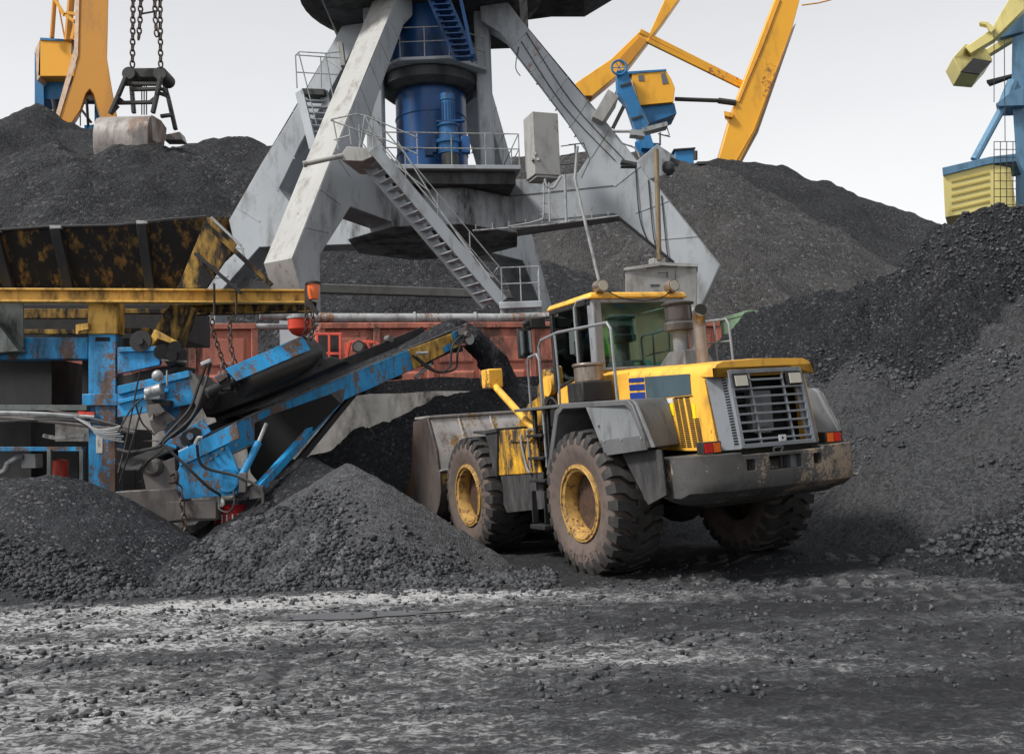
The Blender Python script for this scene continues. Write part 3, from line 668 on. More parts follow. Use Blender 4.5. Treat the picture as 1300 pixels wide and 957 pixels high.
c = MB(); c.box((-2.0, 0, 1.26), (.3, .46, .15)); c.box((-2.0, .47, 1.26), (.28, .115, .12)); c.box((-2.0, -.47, 1.26), (.28, .115, .12)); c.box((-1.95, 0, 1.42), (.5, 1.16, .10))
bool_cut(cw, c)
b = cw.modifiers.new('bevel', 'BEVEL'); b.width = .012; b.segments = 2; b.limit_method = 'ANGLE'; b.angle_limit = R_(35)
m = MB(); m.cyl((-1.99, 0, 1.19), (-1.99, 0, 1.33), .022); m.build('tow_pin', DK, cw)
for y in (.19, -.19):
    m = MB(); m.box((-1.92, y, 1.26), (.12, .08, .148)); m.build('tow_lug', GR, cw)
m = MB(); m.tube([(-1.95, .05, 1.37), (-1.97, .06, 1.42), (-1.97, -.06, 1.42), (-1.95, -.05, 1.37)], .012, sub=3); m.build('hitch_pin_handle', RAIL, cw)
for s_ in (1, -1):
    m = MB(); m.box((-1.86, s_*.86, 1.475), (.13, .24, .13)); tl = B_(m, 'tail_light', DK)
    m = MB(); m.box((-1.93, s_*.86+.055*s_, 1.475), (.012, .10, .10)); m.build('red_lens', RD, tl)
    m = MB(); m.box((-1.93, s_*.86-.052*s_, 1.475), (.012, .09, .10)); m.build('orange_lens', OG, tl)
for y, z in ((.62, 1.33), (-.86, 1.34)):
    m = MB(); m.box((-2.02 if y > 0 else -1.99, y, z), (.02, .09, .03)); m.build('reflector', RD, cw)
# ---- rear fenders
fo = [(.95, 1.20), (.58, 2.02), (.40, 2.11), (-1.16, 2.07), (-1.26, 2.0), (-1.52, 1.52)]
fi = [(.84, 1.20), (.50, 1.96), (.36, 2.035), (-1.10, 2.0), (-1.20, 1.94), (-1.46, 1.50)]
for s_ in (1, -1):
    m = MB(); qo = fo+fi[::-1]; m.loft([(a+max(0, -a-.6)*.42, s_*.72, b_) for a, b_ in qo], [(a, s_*1.41, b_) for a, b_ in qo])
    fen = B_(m, 'rear_fender', FD, bevel=.012)
    m = MB()
    sp = [(-.22, 2.03), (-.55, 1.50), (-.80, 1.485), (-1.52, 1.52), (-1.24, 2.02), (-1.16, 2.065)]
    m.loft([(a, s_*(1.41 if a > -.9 else 1.36), b_) for a, b_ in sp], [(a, s_*(1.37 if a > -.9 else 1.32), b_) for a, b_ in sp])
    B_(m, 'fender_side_plate', GR if s_ else FD, fen, bevel=.004)
    m = MB(); sk = [(-.52, 1.62), (-.60, 1.44), (-1.50, 1.50), (-1.46, 1.66)]
    m.loft([(a, s_*1.425, b_) for a, b_ in sk], [(a, s_*1.411, b_) for a, b_ in sk]); B_(m, 'fender_skirt', FD, fen, bevel=.003)
    for a, b_ in ((-.62, 1.61), (-1.0, 1.62), (-1.42, 1.63), (-.5, 1.8)):
        m = MB(); m.cyl((a, s_*1.405, b_), (a, s_*1.436, b_), .014, n=8); m.build('bolt', RAIL, fen)
    m = MB(); fl = [(-.76, 1.50), (-1.60, 1.49), (-1.63, 1.0), (-1.26, .88)]
    m.loft([(a, s_*1.31, b_) for a, b_ in fl], [(a, s_*1.29, b_) for a, b_ in fl]); m.loft([(-1.12, s_*.8, .92), (-1.12, s_*1.26, .92), (-.86, s_*1.26, 1.48), (-.86, s_*.8, 1.48)], [(-1.14, s_*.8, .92), (-1.14, s_*1.26, .92), (-.88, s_*1.26, 1.48), (-.88, s_*.8, 1.48)]); B_(m, 'mud_flap', RB, bevel=.004)
# ---- access ladder and platform
m = MB(); m.mm((.45, .7, 2.06), (1.75, 1.42, 2.10)); B_(m, 'cab_platform', FD)
m = MB()
for x in (1.40, 1.02): m.beam((x, 1.30, .98), (x-.04, 1.30, 2.06), .05, .07)
for z in (1.12, 1.42, 1.72): m.mm((.99, 1.2, z-.02), (1.42, 1.42, z+.02))
for x in (1.46, 1.10): m.beam((x, 1.34, .98), (x-.02, 1.36, .55), .10, .02, up=(1, 0, 0))
m.mm((1.05, 1.28, .48), (1.47, 1.44, .54)); B_(m, 'ladder', DK)
# ---- cab
cab = thing('cab', None, None); cab.parent = loader; cab.name = 'cab'
bx0, bx1, by, zr = .60, 1.70, .74, 3.46
m = MB(); m.px([(1.70, 2.10), (1.70, 2.33), (.60, 2.55), (.60, 2.10)], -.745, .745); lower = B_(m, 'cab_lower_panel', Y_, cab, bevel=.01)
m = MB(); m.mm((.85, .745, 2.26), (.95, .76, 2.30)); 
for x, z in ((1.32, 2.28), (1.25, 2.30), (1.33, 2.33), (1.27, 2.25)): m.mm((x, .744, z), (x+.03, .752, z+.02))
m.build('door_catch', DK, lower)
m = MB()
m.loft([(.52, -.80, 3.47), (.52, .80, 3.47), (1.86, .76, 3.47), (1.86, -.76, 3.47)], [(.55, -.76, 3.56), (.55, .76, 3.56), (1.80, .72, 3.55), (1.80, -.72, 3.55)]); roof = B_(m, 'roof', Y_, cab, bevel=.03)
m = MB(); m.mm((.62, -.70, 3.40), (1.72, .70, 3.468)); m.build('headliner', DK, roof)
m = MB()
PST = [((1.70, .73, 2.30), (1.70, .73, 3.46), .07), ((1.70, -.73, 2.30), (1.70, -.73, 3.46), .07), ((.97, .745, 2.45), (.97, .745, 3.46), .05)]
for a_, b_, w_ in PST:
    m = MB(); m.beam(a_, b_, w_, w_, up=(1, 0, 0)); B_(m, 'pillar', DK, cab, bevel=.01)
m = MB(); m.beam((1.70, .745, 3.43), (.6, .745, 3.43), .05, .06); B_(m, 'window_frame', DK, cab, bevel=.01)
m = MB(); m.beam((1.70, .748, 2.35), (.62, .748, 2.56), .03, .04)
B_(m, 'window_frame', DK, cab, bevel=.01)
for s_ in (1, -1):
    m = MB(); m.loft([(.55, s_*.60, 2.50), (.55, s_*.74, 2.50), (.68, s_*.76, 2.50), (.68, s_*.66, 2.50)], [(.55, s_*.60, 3.47), (.55, s_*.74, 3.47), (.68, s_*.76, 3.47), (.68, s_*.66, 3.47)]); B_(m, 'rear_pillar', RAIL, cab, bevel=.02)
m = MB(); m.beam((.57, -.62, 3.44), (.57, .62, 3.44), .05, .05); B_(m, 'rear_window_frame', RAIL, cab, bevel=.01)
m = MB(); m.beam((.57, -.62, 2.53), (.57, .62, 2.53), .04, .04)
B_(m, 'rear_window_frame', RAIL, cab, bevel=.01)
def pane(pts, t, name='window'):
    m = MB(); n = (Vector(pts[1])-Vector(pts[0])).cross(Vector(pts[2])-Vector(pts[0])).normalized()*t
    m.loft([V(p) for p in pts], [V(p)+n for p in pts]); return m.build(name, GLS, cab, smooth=False)
pane([(.575, -.60, 2.55), (.575, .60, 2.55), (.575, .60, 3.42), (.575, -.60, 3.42)], .006, 'rear_window')
pane([(.98, .742, 2.50), (1.66, .742, 2.38), (1.66, .742, 3.40), (.98, .742, 3.40)], .006, 'door_window')
pane([(.70, .742, 2.55), (.945, .742, 2.51), (.945, .742, 3.40), (.70, .742, 3.40)], .006, 'side_window')
pane([(.70, -.742, 2.55), (1.66, -.742, 2.38), (1.66, -.742, 3.40), (.70, -.742, 3.40)], .006, 'side_window')
pane([(1.71, -.68, 2.36), (1.71, .68, 2.36), (1.71, .68, 3.40), (1.71, -.68, 3.40)], .006, 'windscreen')
m = MB(); m.box((1.04, .36, 2.52), (.5, .46, .16)); m.box((.80, .14, 2.78), (.08, .26, .46)); m.box((.78, .14, 3.06), (.08, .2, .14)); B_(m, 'seat', DK, cab, bevel=.03)
m = MB(); m.box((1.55, 0, 2.42), (.22, 1.2, .30)); m.cyl((1.5, .2, 2.55), (1.42, .2, 2.72), .03); m.lathe([(0, .17), (.02, .19), (0, .21), (-.02, .19)], o=(1.40, .2, 2.75), axis='x', n=24, closed=True); B_(m, 'dashboard', DK, cab, bevel=.01)
m = MB(); m.mm((.62, .735, 2.8), (.66, .752, 2.95)); m.cyl((1.0, .79, 2.75), (1.0, .79, 2.95), .018); m.build('door_handle', DK, cab)
for y, x in ((.62, .53), (-.52, .53)):
    m = MB(); m.cyl((x-.09, y, 3.63), (x+.05, y, 3.63), .085, n=18); m.cyl((x, y, 3.55), (x, y, 3.6), .02); m.box((x, y, 3.56), (.06, .12, .03)); wl = m.build('work_light', CH, cab)
    m = MB(); m.cyl((x-.098, y, 3.63), (x-.088, y, 3.63), .07, n=18); m.build('lens', LMP, wl)
m = MB(); m.tube([(.50, .5, 3.55), (.505, .3, 3.47), (.50, .0, 3.43), (.505, -.3, 3.46), (.51, -.5, 3.55)], .008, sub=5); m.build('lamp_cable', DK, cab)
# mirror on the front corner
m = MB(); m.tube([(1.74, .74, 3.38), (1.80, 1.0, 3.36), (1.82, 1.12, 3.30)], .02, sub=3); m.tube([(1.74, .74, 3.24), (1.80, 1.0, 3.24), (1.82, 1.1, 3.22)], .02, sub=3); m.box((1.80, .95, 3.30), (.16, .22, .12)); m.ball((1.80, 1.12, 3.3), .05, 8)
mir = m.build('mirror_bracket', DK, cab)
m = MB(); m.box((1.82, 1.14, 3.02), (.06, .22, .42)); m.beam((1.82, 1.14, 3.3), (1.82, 1.14, 3.2), .03, .03, up=(1, 0, 0)); B_(m, 'mirror', DK, mir, bevel=.02)
m = MB(); m.box((1.786, 1.14, 3.02), (.004, .18, .36)); m.build('mirror_glass', plain('mirror', (.6, .62, .62), .05, 1.), mir)
m = MB(); m.box((1.76, 1.02, 3.31), (.06, .05, .05)); m.build('amber_lamp', YS, mir)
# ---- handrails
m = MB(); m.tube([(-.78, 1.30, 2.08), (-.76, 1.30, 2.92), (-.68, 1.30, 3.0), (.55, 1.30, 3.03), (1.02, 1.30, 2.98), (1.10, 1.30, 2.90), (1.08, 1.30, 2.1)], .019, n=8)
m.tube([(.63, 1.30, 3.02), (.60, 1.30, 2.4), (.66, 1.28, 2.08)], .016); m.beam((-.76, 1.3, 2.55), (-.1, 1.3, 2.57), .001, .001); m.build('handrail', RAIL, loader)
m = MB(); m.tube([(.56, .72, 3.50), (.75, .86, 3.46), (.80, .88, 3.38), (.80, .88, 2.42), (.62, .80, 2.38)], .018, sub=1); m.build('grab_bar', RAIL, loader)
m = MB(); m.tube([(1.34, 1.36, 2.0), (1.34, 1.36, 2.72), (1.30, 1.36, 2.78), (1.06, 1.36, 2.8), (1.0, 1.36, 2.72), (1.0, 1.36, 2.0), (1.0, 1.36, 1.3)], .017); m.build('grab_bar', RAIL, loader)
m = MB(); m.tube([(1.72, 1.34, 1.75), (1.72, 1.36, 1.66), (1.60, 1.36, 1.30), (1.50, 1.36, 1.22)], .016, sub=3); m.tube([(1.48, 1.36, 1.28), (1.50, 1.36, 1.78), (1.42, 1.36, 1.82), (1.36, 1.3, 1.78)], .016); m.build('grab_bar', RAIL, loader)
m = MB(); m.tube([(0.23, -.68, 2.48), (0.25, -.68, 3.02), (0.15, -.68, 3.08), (-0.40, -.68, 3.05), (-0.45, -.68, 2.98), (-0.47, -.68, 2.44)], .017); m.tube([(-0.15, -.68, 3.06), (-0.15, -.68, 2.45)], .014); m.tube([(0.20, -.68, 2.78), (-0.45, -.68, 2.76)], .012); m.build('handrail', RAIL, loader)
# ---- exhaust, air pre-cleaner, boxes on top
m = MB(); m.tube([(-.60, -.1, 2.44), (-.60, -.1, 2.92), (-.605, -.095, 3.02), (-.66, -.07, 3.10), (-.74, -.04, 3.13)], [.082, .082, .082, .082, .082, .082, .085, .09, .09, .09, .09, .09, .09][:5], n=20, sub=0); ex = m.build('exhaust_pipe', CH, loader, ang=60)
m = MB(); m.lathe([(-.742, .0), (-.742, .07), (-.73, .075)], o=(0, .06, 3.13), axis='x', n=16)
mm_ = MB(); mm_.cyl((-.70, -.055, 3.12), (-.743, -.037, 3.133), .078, n=16); mm_.build('pipe_mouth', BK, ex)
m = MB(); m.lathe([(2.94, .14), (2.95, .195), (3.03, .205), (3.05, .185), (3.05, .17), (3.27, .17), (3.28, .21), (3.30, .215), (3.325, .16), (3.335, .01)], o=(-.12, -.14, 0), axis='z', n=28); pc = m.build('air_precleaner', paint('precleaner_dark', (.055, .052, .052), dirt=(.12, .11, .10), amt=.3, scale=5, rough=.5), loader)
m = MB(); m.lathe([(3.08, .176), (3.25, .176)], o=(-.12, -.14, 0), axis='z', n=28, caps=False); m.build('dust_bowl', plain('smoky_plastic', (.05, .04, .038), .2), pc)
m = MB(); m.cyl((-.12, -.14, 2.6), (-.12, -.14, 2.96), .10, n=20); m.beam((-.27, -.26, 2.5), (-.22, -.24, 2.96), .05, .05); m.build('intake_pipe', GR, pc)
m = MB(); m.loft([(.15, .06, 2.49), (-.45, .06, 2.47), (-.45, -.42, 2.47), (.15, -.42, 2.49)], [(.0, -.02, 2.68), (-.34, -.02, 2.68), (-.34, -.37, 2.68), (.0, -.37, 2.68)]); B_(m, 'air_box', FD, bevel=.02)
m = MB(); m.mm((.10, .80, 2.10), (.50, 1.25, 2.36)); B_(m, 'battery_box', DK, bevel=.02)
m = MB(); m.cyl((.34, 1.0, 2.36), (.34, 1.0, 2.56), .19, n=20); m.cyl((.34, 1.0, 2.56), (.34, 1.0, 2.6), .21, n=20); B_(m, 'hydraulic_filter', CH, bevel=.01)
m = MB(); m.mm((-.12, .60, 2.12), (.5, .715, 2.44)); B_(m, 'side_door_panel', Y_, bevel=.012)
# ---- front fender
for s_ in (1, -1):
    m = MB(); m.mm((1.36, s_*.62, 1.79), (2.48, s_*1.33, 1.825)); m.px([(1.36, 1.82), (2.48, 1.82), (2.60, 1.17), (1.24, 1.22)], s_*1.30, s_*1.335)
    ff = B_(m, 'front_fender', YD, bevel=.012)
    m = MB(); pr = [(3.30, 1.845), (2.95, 1.835), (2.45, 1.86), (2.45, 1.80), (2.92, 1.78), (3.30, 1.81)]; m.px(pr, s_*.62, s_*1.39); m.px([(2.92, 1.84), (2.46, 1.845), (2.58, 1.15), (2.80, 1.2), (2.78, 1.55)], s_*1.335, s_*1.37); B_(m, 'fender_rubber', RB, ff, bevel=.008)
    m = MB(); m.px([(2.56, 1.19), (1.20, 1.235), (1.26, .74), (2.42, .64), (2.52, .75), (2.50, .98)], s_*1.30, s_*1.32); B_(m, 'fender_skirt', RB, ff, bevel=.004)
    m = MB(); m.mm((1.42, s_*1.336, 1.65), (2.1, s_*1.36, 1.68)); m.build('step_lip', YD, ff)
    m = MB(); m.tube([(1.50, s_*1.25, 1.80), (2.66, s_*1.25, 2.47)], .052, n=12); arm = m.build('lamp_arm', Y_, loader)
    m = MB(); m.box((2.76, s_*1.25, 2.60), (.26, .24, .28)); B_(m, 'lamp_box', Y_, arm, bevel=.02)
    m = MB(); m.box((2.93, s_*1.25, 2.60), (.12, .2, .18)); B_(m, 'front_headlight', DK, arm, bevel=.02)
# ---- lift arms, linkage, cylinders
for s_ in (.42, -.42):
    m = MB(); m.px([(2.25, 2.20), (2.55, 2.36), (3.2, 2.2), (4.1, 1.55), (4.85, .95), (4.9, .6), (4.65, .55), (3.7, 1.15), (2.9, 1.70), (2.2, 1.85)], s_-.045, s_+.045); B_(m, 'lift_arm', YD, bevel=.012)
    m = MB(); m.cyl((2.3, s_*1.25, 1.25), (3.3, s_*1.25, 1.55), .085); m.cyl((3.3, s_*1.25, 1.55), (3.9, s_*1.25, 1.6), .045); B_(m, 'lift_cylinder', DK, bevel=0)
m = MB(); m.px([(3.0, 2.62), (3.3, 2.75), (3.55, 2.45), (3.75, 1.65), (3.45, 1.6), (3.1, 2.1)], -.10, .10); B_(m, 'tilt_lever', YD, bevel=.02)
m = MB(); m.cyl((2.1, 0, 2.42), (2.9, 0, 2.66), .10, n=16); m.cyl((2.9, 0, 2.66), (3.15, 0, 2.7), .05); B_(m, 'tilt_cylinder', DK, bevel=0)
m = MB(); m.beam((3.6, 0, 1.7), (4.7, 0, 1.55), .08, .14); B_(m, 'tilt_link', DK)
m = MB()
for y, z in ((.30, 2.30), (.42, 2.22), (.2, 2.38), (.55, 2.12)): m.tube([(1.75, y, z-.35), (1.9, y+.08, z), (2.2, y+.05, z+.12), (2.5, y, z-.15), (2.7, y-.02, z-.5)], .022, sub=6)
m.build('hydraulic_hoses', DK, loader)
m = MB(); m.px([(1.85, 1.35), (2.6, 1.35), (2.55, 2.15), (2.3, 2.55), (2.0, 2.5), (1.85, 2.1)], .46, .54); m.px([(1.85, 1.35), (2.6, 1.35), (2.55, 2.15), (2.3, 2.55), (2.0, 2.5), (1.85, 2.1)], -.54, -.46); m.cyl((2.2, -.6, 2.42), (2.2, .6, 2.42), .10, n=20); B_(m, 'loader_tower', DK, bevel=.012)
m = MB(); m.cyl((2.2, .55, 2.42), (2.2, .64, 2.42), .15, n=20); m.build('pin_cap', Y_, loader)
# ---- bucket
bk = thing('bucket', None, None); bk.parent = loader; bw = 1.52
out = [(5.42, 2.06), (4.80, 2.12), (4.52, 1.62), (4.46, 1.25), (4.40, 1.23), (4.40, .93), (4.50, .72), (4.70, .52), (5.0, .40), (5.75, .42), (6.35, .55)]
inn = [(6.35, .60), (5.75, .47), (5.0, .46), (4.76, .58), (4.58, .78), (4.50, .95), (4.50, 1.28), (4.58, 1.62), (4.84, 2.07), (5.42, 2.01)]
m = MB(); m.px(out+inn, -bw, bw); B_(m, 'bucket_shell', BU, bk, bevel=.008)
m = MB(); m.px([(4.80, 2.135), (4.515, 1.62), (4.455, 1.27), (4.452, 1.25), (4.46, 1.25), (4.525, 1.62), (4.81, 2.115)], -bw+.03, bw-.03); m.build('back_plate', BUL, bk)
m = MB(); sd_ = [(5.45, 2.08), (4.78, 2.13), (4.50, 1.62), (4.44, 1.25), (4.38, 1.24), (4.38, .90), (4.48, .70), (4.68, .50), (5.0, .38), (5.75, .40), (6.36, .54), (5.72, 1.2)]
for s_ in (bw, -bw-.03):
    m = MB(); m.px(sd_, s_, s_+.03); B_(m, 'side_plate', BU, bk, bevel=.006)
m = MB(); m.mm((4.74, -bw, 2.11), (5.45, bw, 2.15)); m.mm((4.36, -bw, 1.235), (4.52, bw, 1.262)); B_(m, 'top_rim', BUL, bk, bevel=.006)
for y in (1.0, .42, -.42, -1.0):
    m = MB(); m.px([(4.77, 2.12), (4.46, 1.62), (4.40, 1.26), (4.455, 1.26), (4.515, 1.62), (4.81, 2.11)], y-.015, y+.015)
    B_(m, 'back_rib', BUL, bk, bevel=.003)
m = MB(); m.mm((4.385, -bw+.02, .93), (4.40, bw-.02, 1.23)); m.build('yellow_band', BY, bk)
for s_ in (.42, -.42):
    m = MB(); m.px([(4.42, .5), (4.42, 1.2), (4.2, 1.0), (4.45, .45)], s_-.12, s_-.08); m.px([(4.42, .5), (4.42, 1.2), (4.2, 1.0), (4.45, .45)], s_+.08, s_+.12); B_(m, 'hinge_bracket', BU, bk)
# coal carried in the bucket
# ---- driver
def skin_body(name, joints, edges, mat, par, sub=2):
    me = bpy.data.meshes.new(name); me.from_pydata([j[:3] for j in joints], edges, [])
    o = bpy.data.objects.new(name, me); COL.objects.link(o); bpy.context.view_layer.update()
    md = o.modifiers.new('skin', 'SKIN'); sv = me.skin_vertices[0].data
    for i, j in enumerate(joints): sv[i].radius = (j[3], j[4] if len(j) > 4 else j[3])
    sv[0].use_root = True
    ms = o.modifiers.new('s', 'SUBSURF'); ms.levels = sub; ms.render_levels = sub
    me2 = bpy.data.meshes.new_from_object(o.evaluated_get(bpy.context.evaluated_depsgraph_get())); bpy.data.objects.remove(o)
    me2.materials.clear(); me2.materials.append(mat); me2.polygons.foreach_set('use_smooth', [True]*len(me2.polygons))
    o = bpy.data.objects.new(name, me2); COL.objects.link(o); o.parent = par; return o
drv = thing('person', 'driver in a bright green vest sitting in the cab of the loader', 'person', tuple(LO+Matrix.Rotation(LRZ, 3, 'Z') @ Vector((.93, .45, 2.62))), LRZ)
J = [(0, 0, .06, .15, .17), (0, 0, .25, .14, .17), (.02, 0, .45, .12, .19), (.03, 0, .54, .07, .08), (.05, 0, .60, .055), (.06, 0, .70, .085, .08), (.06, 0, .79, .07, .07),
     (.03, .19, .47, .065), (.12, .25, .24, .05), (.34, .17, .20, .038), (.42, .12, .22, .035), (.03, -.19, .47, .065), (.12, -.25, .24, .05), (.34, -.17, .20, .038), (.42, -.12, .22, .035),
     (.10, .10, .03, .10), (.45, .13, .04, .07), (.50, .13, -.15, .055), (.10, -.10, .03, .10), (.45, -.13, .04, .07), (.50, -.13, -.15, .055)]
Ed = [(0, 1), (1, 2), (2, 3), (3, 4), (4, 5), (5, 6), (2, 7), (7, 8), (8, 9), (9, 10), (2, 11), (11, 12), (12, 13), (13, 14), (0, 15), (15, 16), (16, 17), (0, 18), (18, 19), (19, 20)]
skin_body('body', J, Ed, plain('navy_overalls', (.02, .03, .07), .8), drv)
vest = plain('hi_vis_green', (.36, .95, .06), .7)
J2 = [(-.01, 0, .10, .175, .20), (-.01, 0, .28, .165, .195), (.01, 0, .46, .125, .205), (.03, 0, .53, .08, .11)]
skin_body('vest', J2, [(0, 1), (1, 2), (2, 3)], vest, drv)
m = MB(); m.ball((.065, 0, .73), .105, 14, (1, .86, 1.12)); m.build('face', plain('skin', (.45, .26, .18), .6), drv)
m = MB(); m.ball((.045, 0, .76), .115, 14, (1, .9, .95)); m.build('cap', plain('cap_dark', (.02, .02, .025), .8), drv)
# ================================================================= SCREENING PLANT (left)
SB = paint('plant_blue', (.018, .235, .50), dirt=(.030, .028, .027), amt=.42, scale=2.2, rough=.5, var=.18, rust=(.13, .075, .05), rust_amt=.34, bump=.15)
SBW = paint('plant_blue_worn', (.018, .25, .53), dirt=(.045, .04, .038), amt=.30, scale=3.4, rough=.55, var=.2, rust=(.14, .09, .065), rust_amt=.28, bump=.2)
SY = paint('plant_yellow', (.62, .36, .07), dirt=(.025, .02, .018), amt=.40, scale=3., rough=.55, var=.15, bump=.15)
SYW = paint('plant_yellow_coaldust', (.34, .18, .03), dirt=(.011, .010, .010), amt=1.0, scale=3.4, rough=.6, var=.25, bump=.25)
SYH = paint('hopper_end_yellow', (.42, .24, .035), dirt=(.014, .012, .012), amt=.72, scale=3.2, rough=.6, var=.25, bump=.25)
SD = paint('plant_dark', (.020, .020, .022), dirt=(.045, .042, .040), amt=.4, scale=3., rough=.65, bump=.25)
SG = paint('plant_steel', (.115, .105, .102), dirt=(.05, .045, .043), amt=.35, scale=2.5, rough=.6, var=.2, metal=.15, bump=.2)
SGL = paint('galvanised', (.30, .31, .32), dirt=(.06, .055, .05), amt=.3, scale=4, rough=.45, metal=.2, bump=.1)
SGR = paint('plant_greygreen', (.10, .115, .11), amt=.35, scale=3, rough=.6)
RUB = paint('belt_rubber', (.022, .022, .023), dirt=(.05, .05, .052), amt=.4, scale=3, rough=.8, bump=.3)
REDM = paint('signal_red', (.55, .05, .025), dirt=(.06, .02, .018), amt=.3, scale=4, rough=.5)
DRUM_R = paint('drum_red', (.22, .008, .010), dirt=(.03, .01, .01), amt=.35, scale=4, rough=.4)
CHN = paint('chain_rust', (.085, .062, .052), amt=.3, scale=10, rough=.65, metal=.5)
WTS = paint('sticker_white', (.52, .51, .49), amt=.35, scale=8, rough=.6)
D0 = 16.
plant = thing('screening_plant', 'blue and yellow mobile coal screening plant with hopper and discharge conveyor', 'screening plant', (-6.6, 17, 0))
def W_(m, name, mat, par=plant, bevel=.008, **k): return m.build(name, mat, par, bevel=bevel, world=True, **k)
def slab(m, pts, Y, t):
    """plate facing south: outline at distance Y, thickness t going away from the viewer"""
    A = [P(x, y, Y) for x, y in pts]; return m.loft(A, [p+Vector((0, t, 0)) for p in A])
def bx(m, x0, y0, x1, y1, Y, t): return slab(m, [(x0, y0), (x1, y0), (x1, y1), (x0, y1)], Y, t)
def pole(m, a, b, Y, r, Y2=None, n=10): m.cyl(P(*a, Y), P(*b, Y2 or Y), r, n=n)
def chain(m, pts, link=.10, r=.011):
    pts = [V(p) for p in pts]; k = 0
    for a, b in zip(pts[:-1], pts[1:]):
        d = (b-a); Ln = d.length; d.normalize(); s1 = d.orthogonal().normalized(); s2 = d.cross(s1); n = max(1, int(Ln/(link*.72)))
        for i in range(n):
            c = a+d*(Ln*(i+.5)/n); s = s1 if k % 2 else s2; k += 1
            lp = []
            for j in range(10):
                t = 2*math.pi*j/10; lp.append(c+d*math.cos(t)*link*.5+s*math.sin(t)*link*.30)
            m.tube(lp, r, n=5, closed=True)
# -- hopper
Hf = 15.9
m = MB()
face = [(-60, 296), (0, 293), (60, 289), (150, 287), (210, 280), (262, 276), (268, 300), (222, 366), (-60, 366)]
A = [P(x, y, Hf-(366-y)*.006) for x, y in face]; m.loft(A, [p+Vector((0, .03, -.0)) for p in A])
hop = W_(m, 'hopper', SYW, bevel=.006)
m = MB(); Ae = [P(262, 276, 15.4), P(268, 300, 15.5), P(222, 366, 15.92), P(250, 366, 17.9), P(300, 320, 18.2), P(290, 276, 18.2)]
m.add([*Ae, *[p+Vector((-.03, 0, -.02)) for p in Ae]], [(0, 1, 2), (0, 2, 3, 5), (3, 4, 5), (6, 8, 7), (6, 11, 9, 8), (9, 11, 10)]); W_(m, 'end_plate', SYH, hop, bevel=0)
m = MB(); slab(m, [(225, 366), (262, 276), (271, 277), (300, 310), (262, 366)], 15.35, .05); W_(m, 'corner_plate', SYH, hop, bevel=.005)
m = MB(); Ab = [P(x, y, 18.3) for x, y in [(-60, 300), (290, 288), (250, 366), (-60, 366)]]; m.loft(Ab, [p+Vector((0, .04, 0)) for p in Ab]); W_(m, 'back_plate', SYW, hop, bevel=0)
for i, (xt, yt, xb) in enumerate(((-8, 293, 12), (70, 289, 88), (180, 283, 191))):
    m = MB(); m.beam(P(xt, yt, 15.40), P(xb, 366, 15.84), .15, .10, up=(0, -1, 0)); W_(m, 'hopper_rib', SD, hop)
    m = MB(); bx(m, xt-7, yt-3, xt+7, yt+1, 15.36, .12); W_(m, 'rib_cap', SGL, hop, bevel=.002)
m = MB(); m.tube([P(x, y-1, 15.42) for x, y in face[:6]], .022, n=6); W_(m, 'rim_bar', SD, hop, bevel=0)
m = MB(); m.beam(P(262, 285, 15.2), P(345, 362, 15.3), .07, .12, up=(0, -1, 0)); W_(m, 'hopper_brace', SYH, hop)
m = MB(); m.beam(P(248, 322, 15.28), P(306, 372, 15.35), .05, .15, up=(0, -1, 0)); W_(m, 'hopper_brace', SD, hop)
m = MB(); m.beam(P(268, 276, 15.3), P(306, 312, 15.3), .04, .035, up=(0, -1, 0)); m.beam(P(306, 312, 15.3), P(311, 330, 15.3), .03, .03, up=(1, 0, 0)); W_(m, 'edge_angle', SGL, hop, bevel=.003)
# -- main yellow beams
def ibeam(m, a, b, w_, h, tf=.02):
    a = V(a); b = V(b); u = Vector((0, 0, h/2-tf/2)); m.beam(a+u, b+u, w_, tf); m.beam(a-u, b-u, w_, tf); m.beam(a, b, tf, h-2*tf-.002)
m = MB(); ibeam(m, P(-80, 375, 15.6), P(388, 377, 15.75), .20, .22, .03); W_(m, 'top_beam', SY, bevel=.004)
m = MB(); ibeam(m, P(225, 394, 16.6), P(402, 390, 16.8), .18, .18, .025); W_(m, 'top_beam', SYH, bevel=.004)
for x in (272, 300, 388):
    m = MB(); m.beam(P(x, 360, 15.45), P(x, 400, 15.45), .02, .07, up=(0, 1, 0)); W_(m, 'hook_plate', CHN, bevel=.003)
# -- interior masses behind
m = MB(); bx(m, -80, 386, 230, 430, 16.6, 1.6); W_(m, 'screen_box', SD)
m = MB(); bx(m, 28, 392, 112, 404, 16.3, .12); bx(m, 150, 392, 212, 398, 16.3, .12); W_(m, 'screen_rail', SYH)
m = MB(); bx(m, 28, 418, 112, 424, 16.35, .1); bx(m, 150, 416, 190, 422, 16.35, .1); W_(m, 'screen_rail', SYH)
m = MB(); bx(m, -80, 455, 66, 516, 16.9, 1.2); bx(m, 104, 455, 112, 516, 16.9, 1.2); W_(m, 'engine_housing', SD)
m = MB(); bx(m, -80, 530, 40, 640, 17.3, .9); W_(m, 'engine_block', SD); m = MB(); bx(m, 148, 545, 172, 640, 17.2, .8); W_(m, 'engine_block', SD); m = MB(); bx(m, 62, 560, 100, 640, 17.5, .5); W_(m, 'engine_block', SD)
m = MB(); slab(m, [(-40, 381), (29, 381), (30, 440), (24, 446), (-40, 400)], 15.9, .03); W_(m, 'chute_plate', SGR, bevel=.003)
m = MB(); slab(m, [(-60, 400), (-5, 408), (24, 446), (-60, 452)], 15.7, .5); W_(m, 'chute', SGR, bevel=.01)
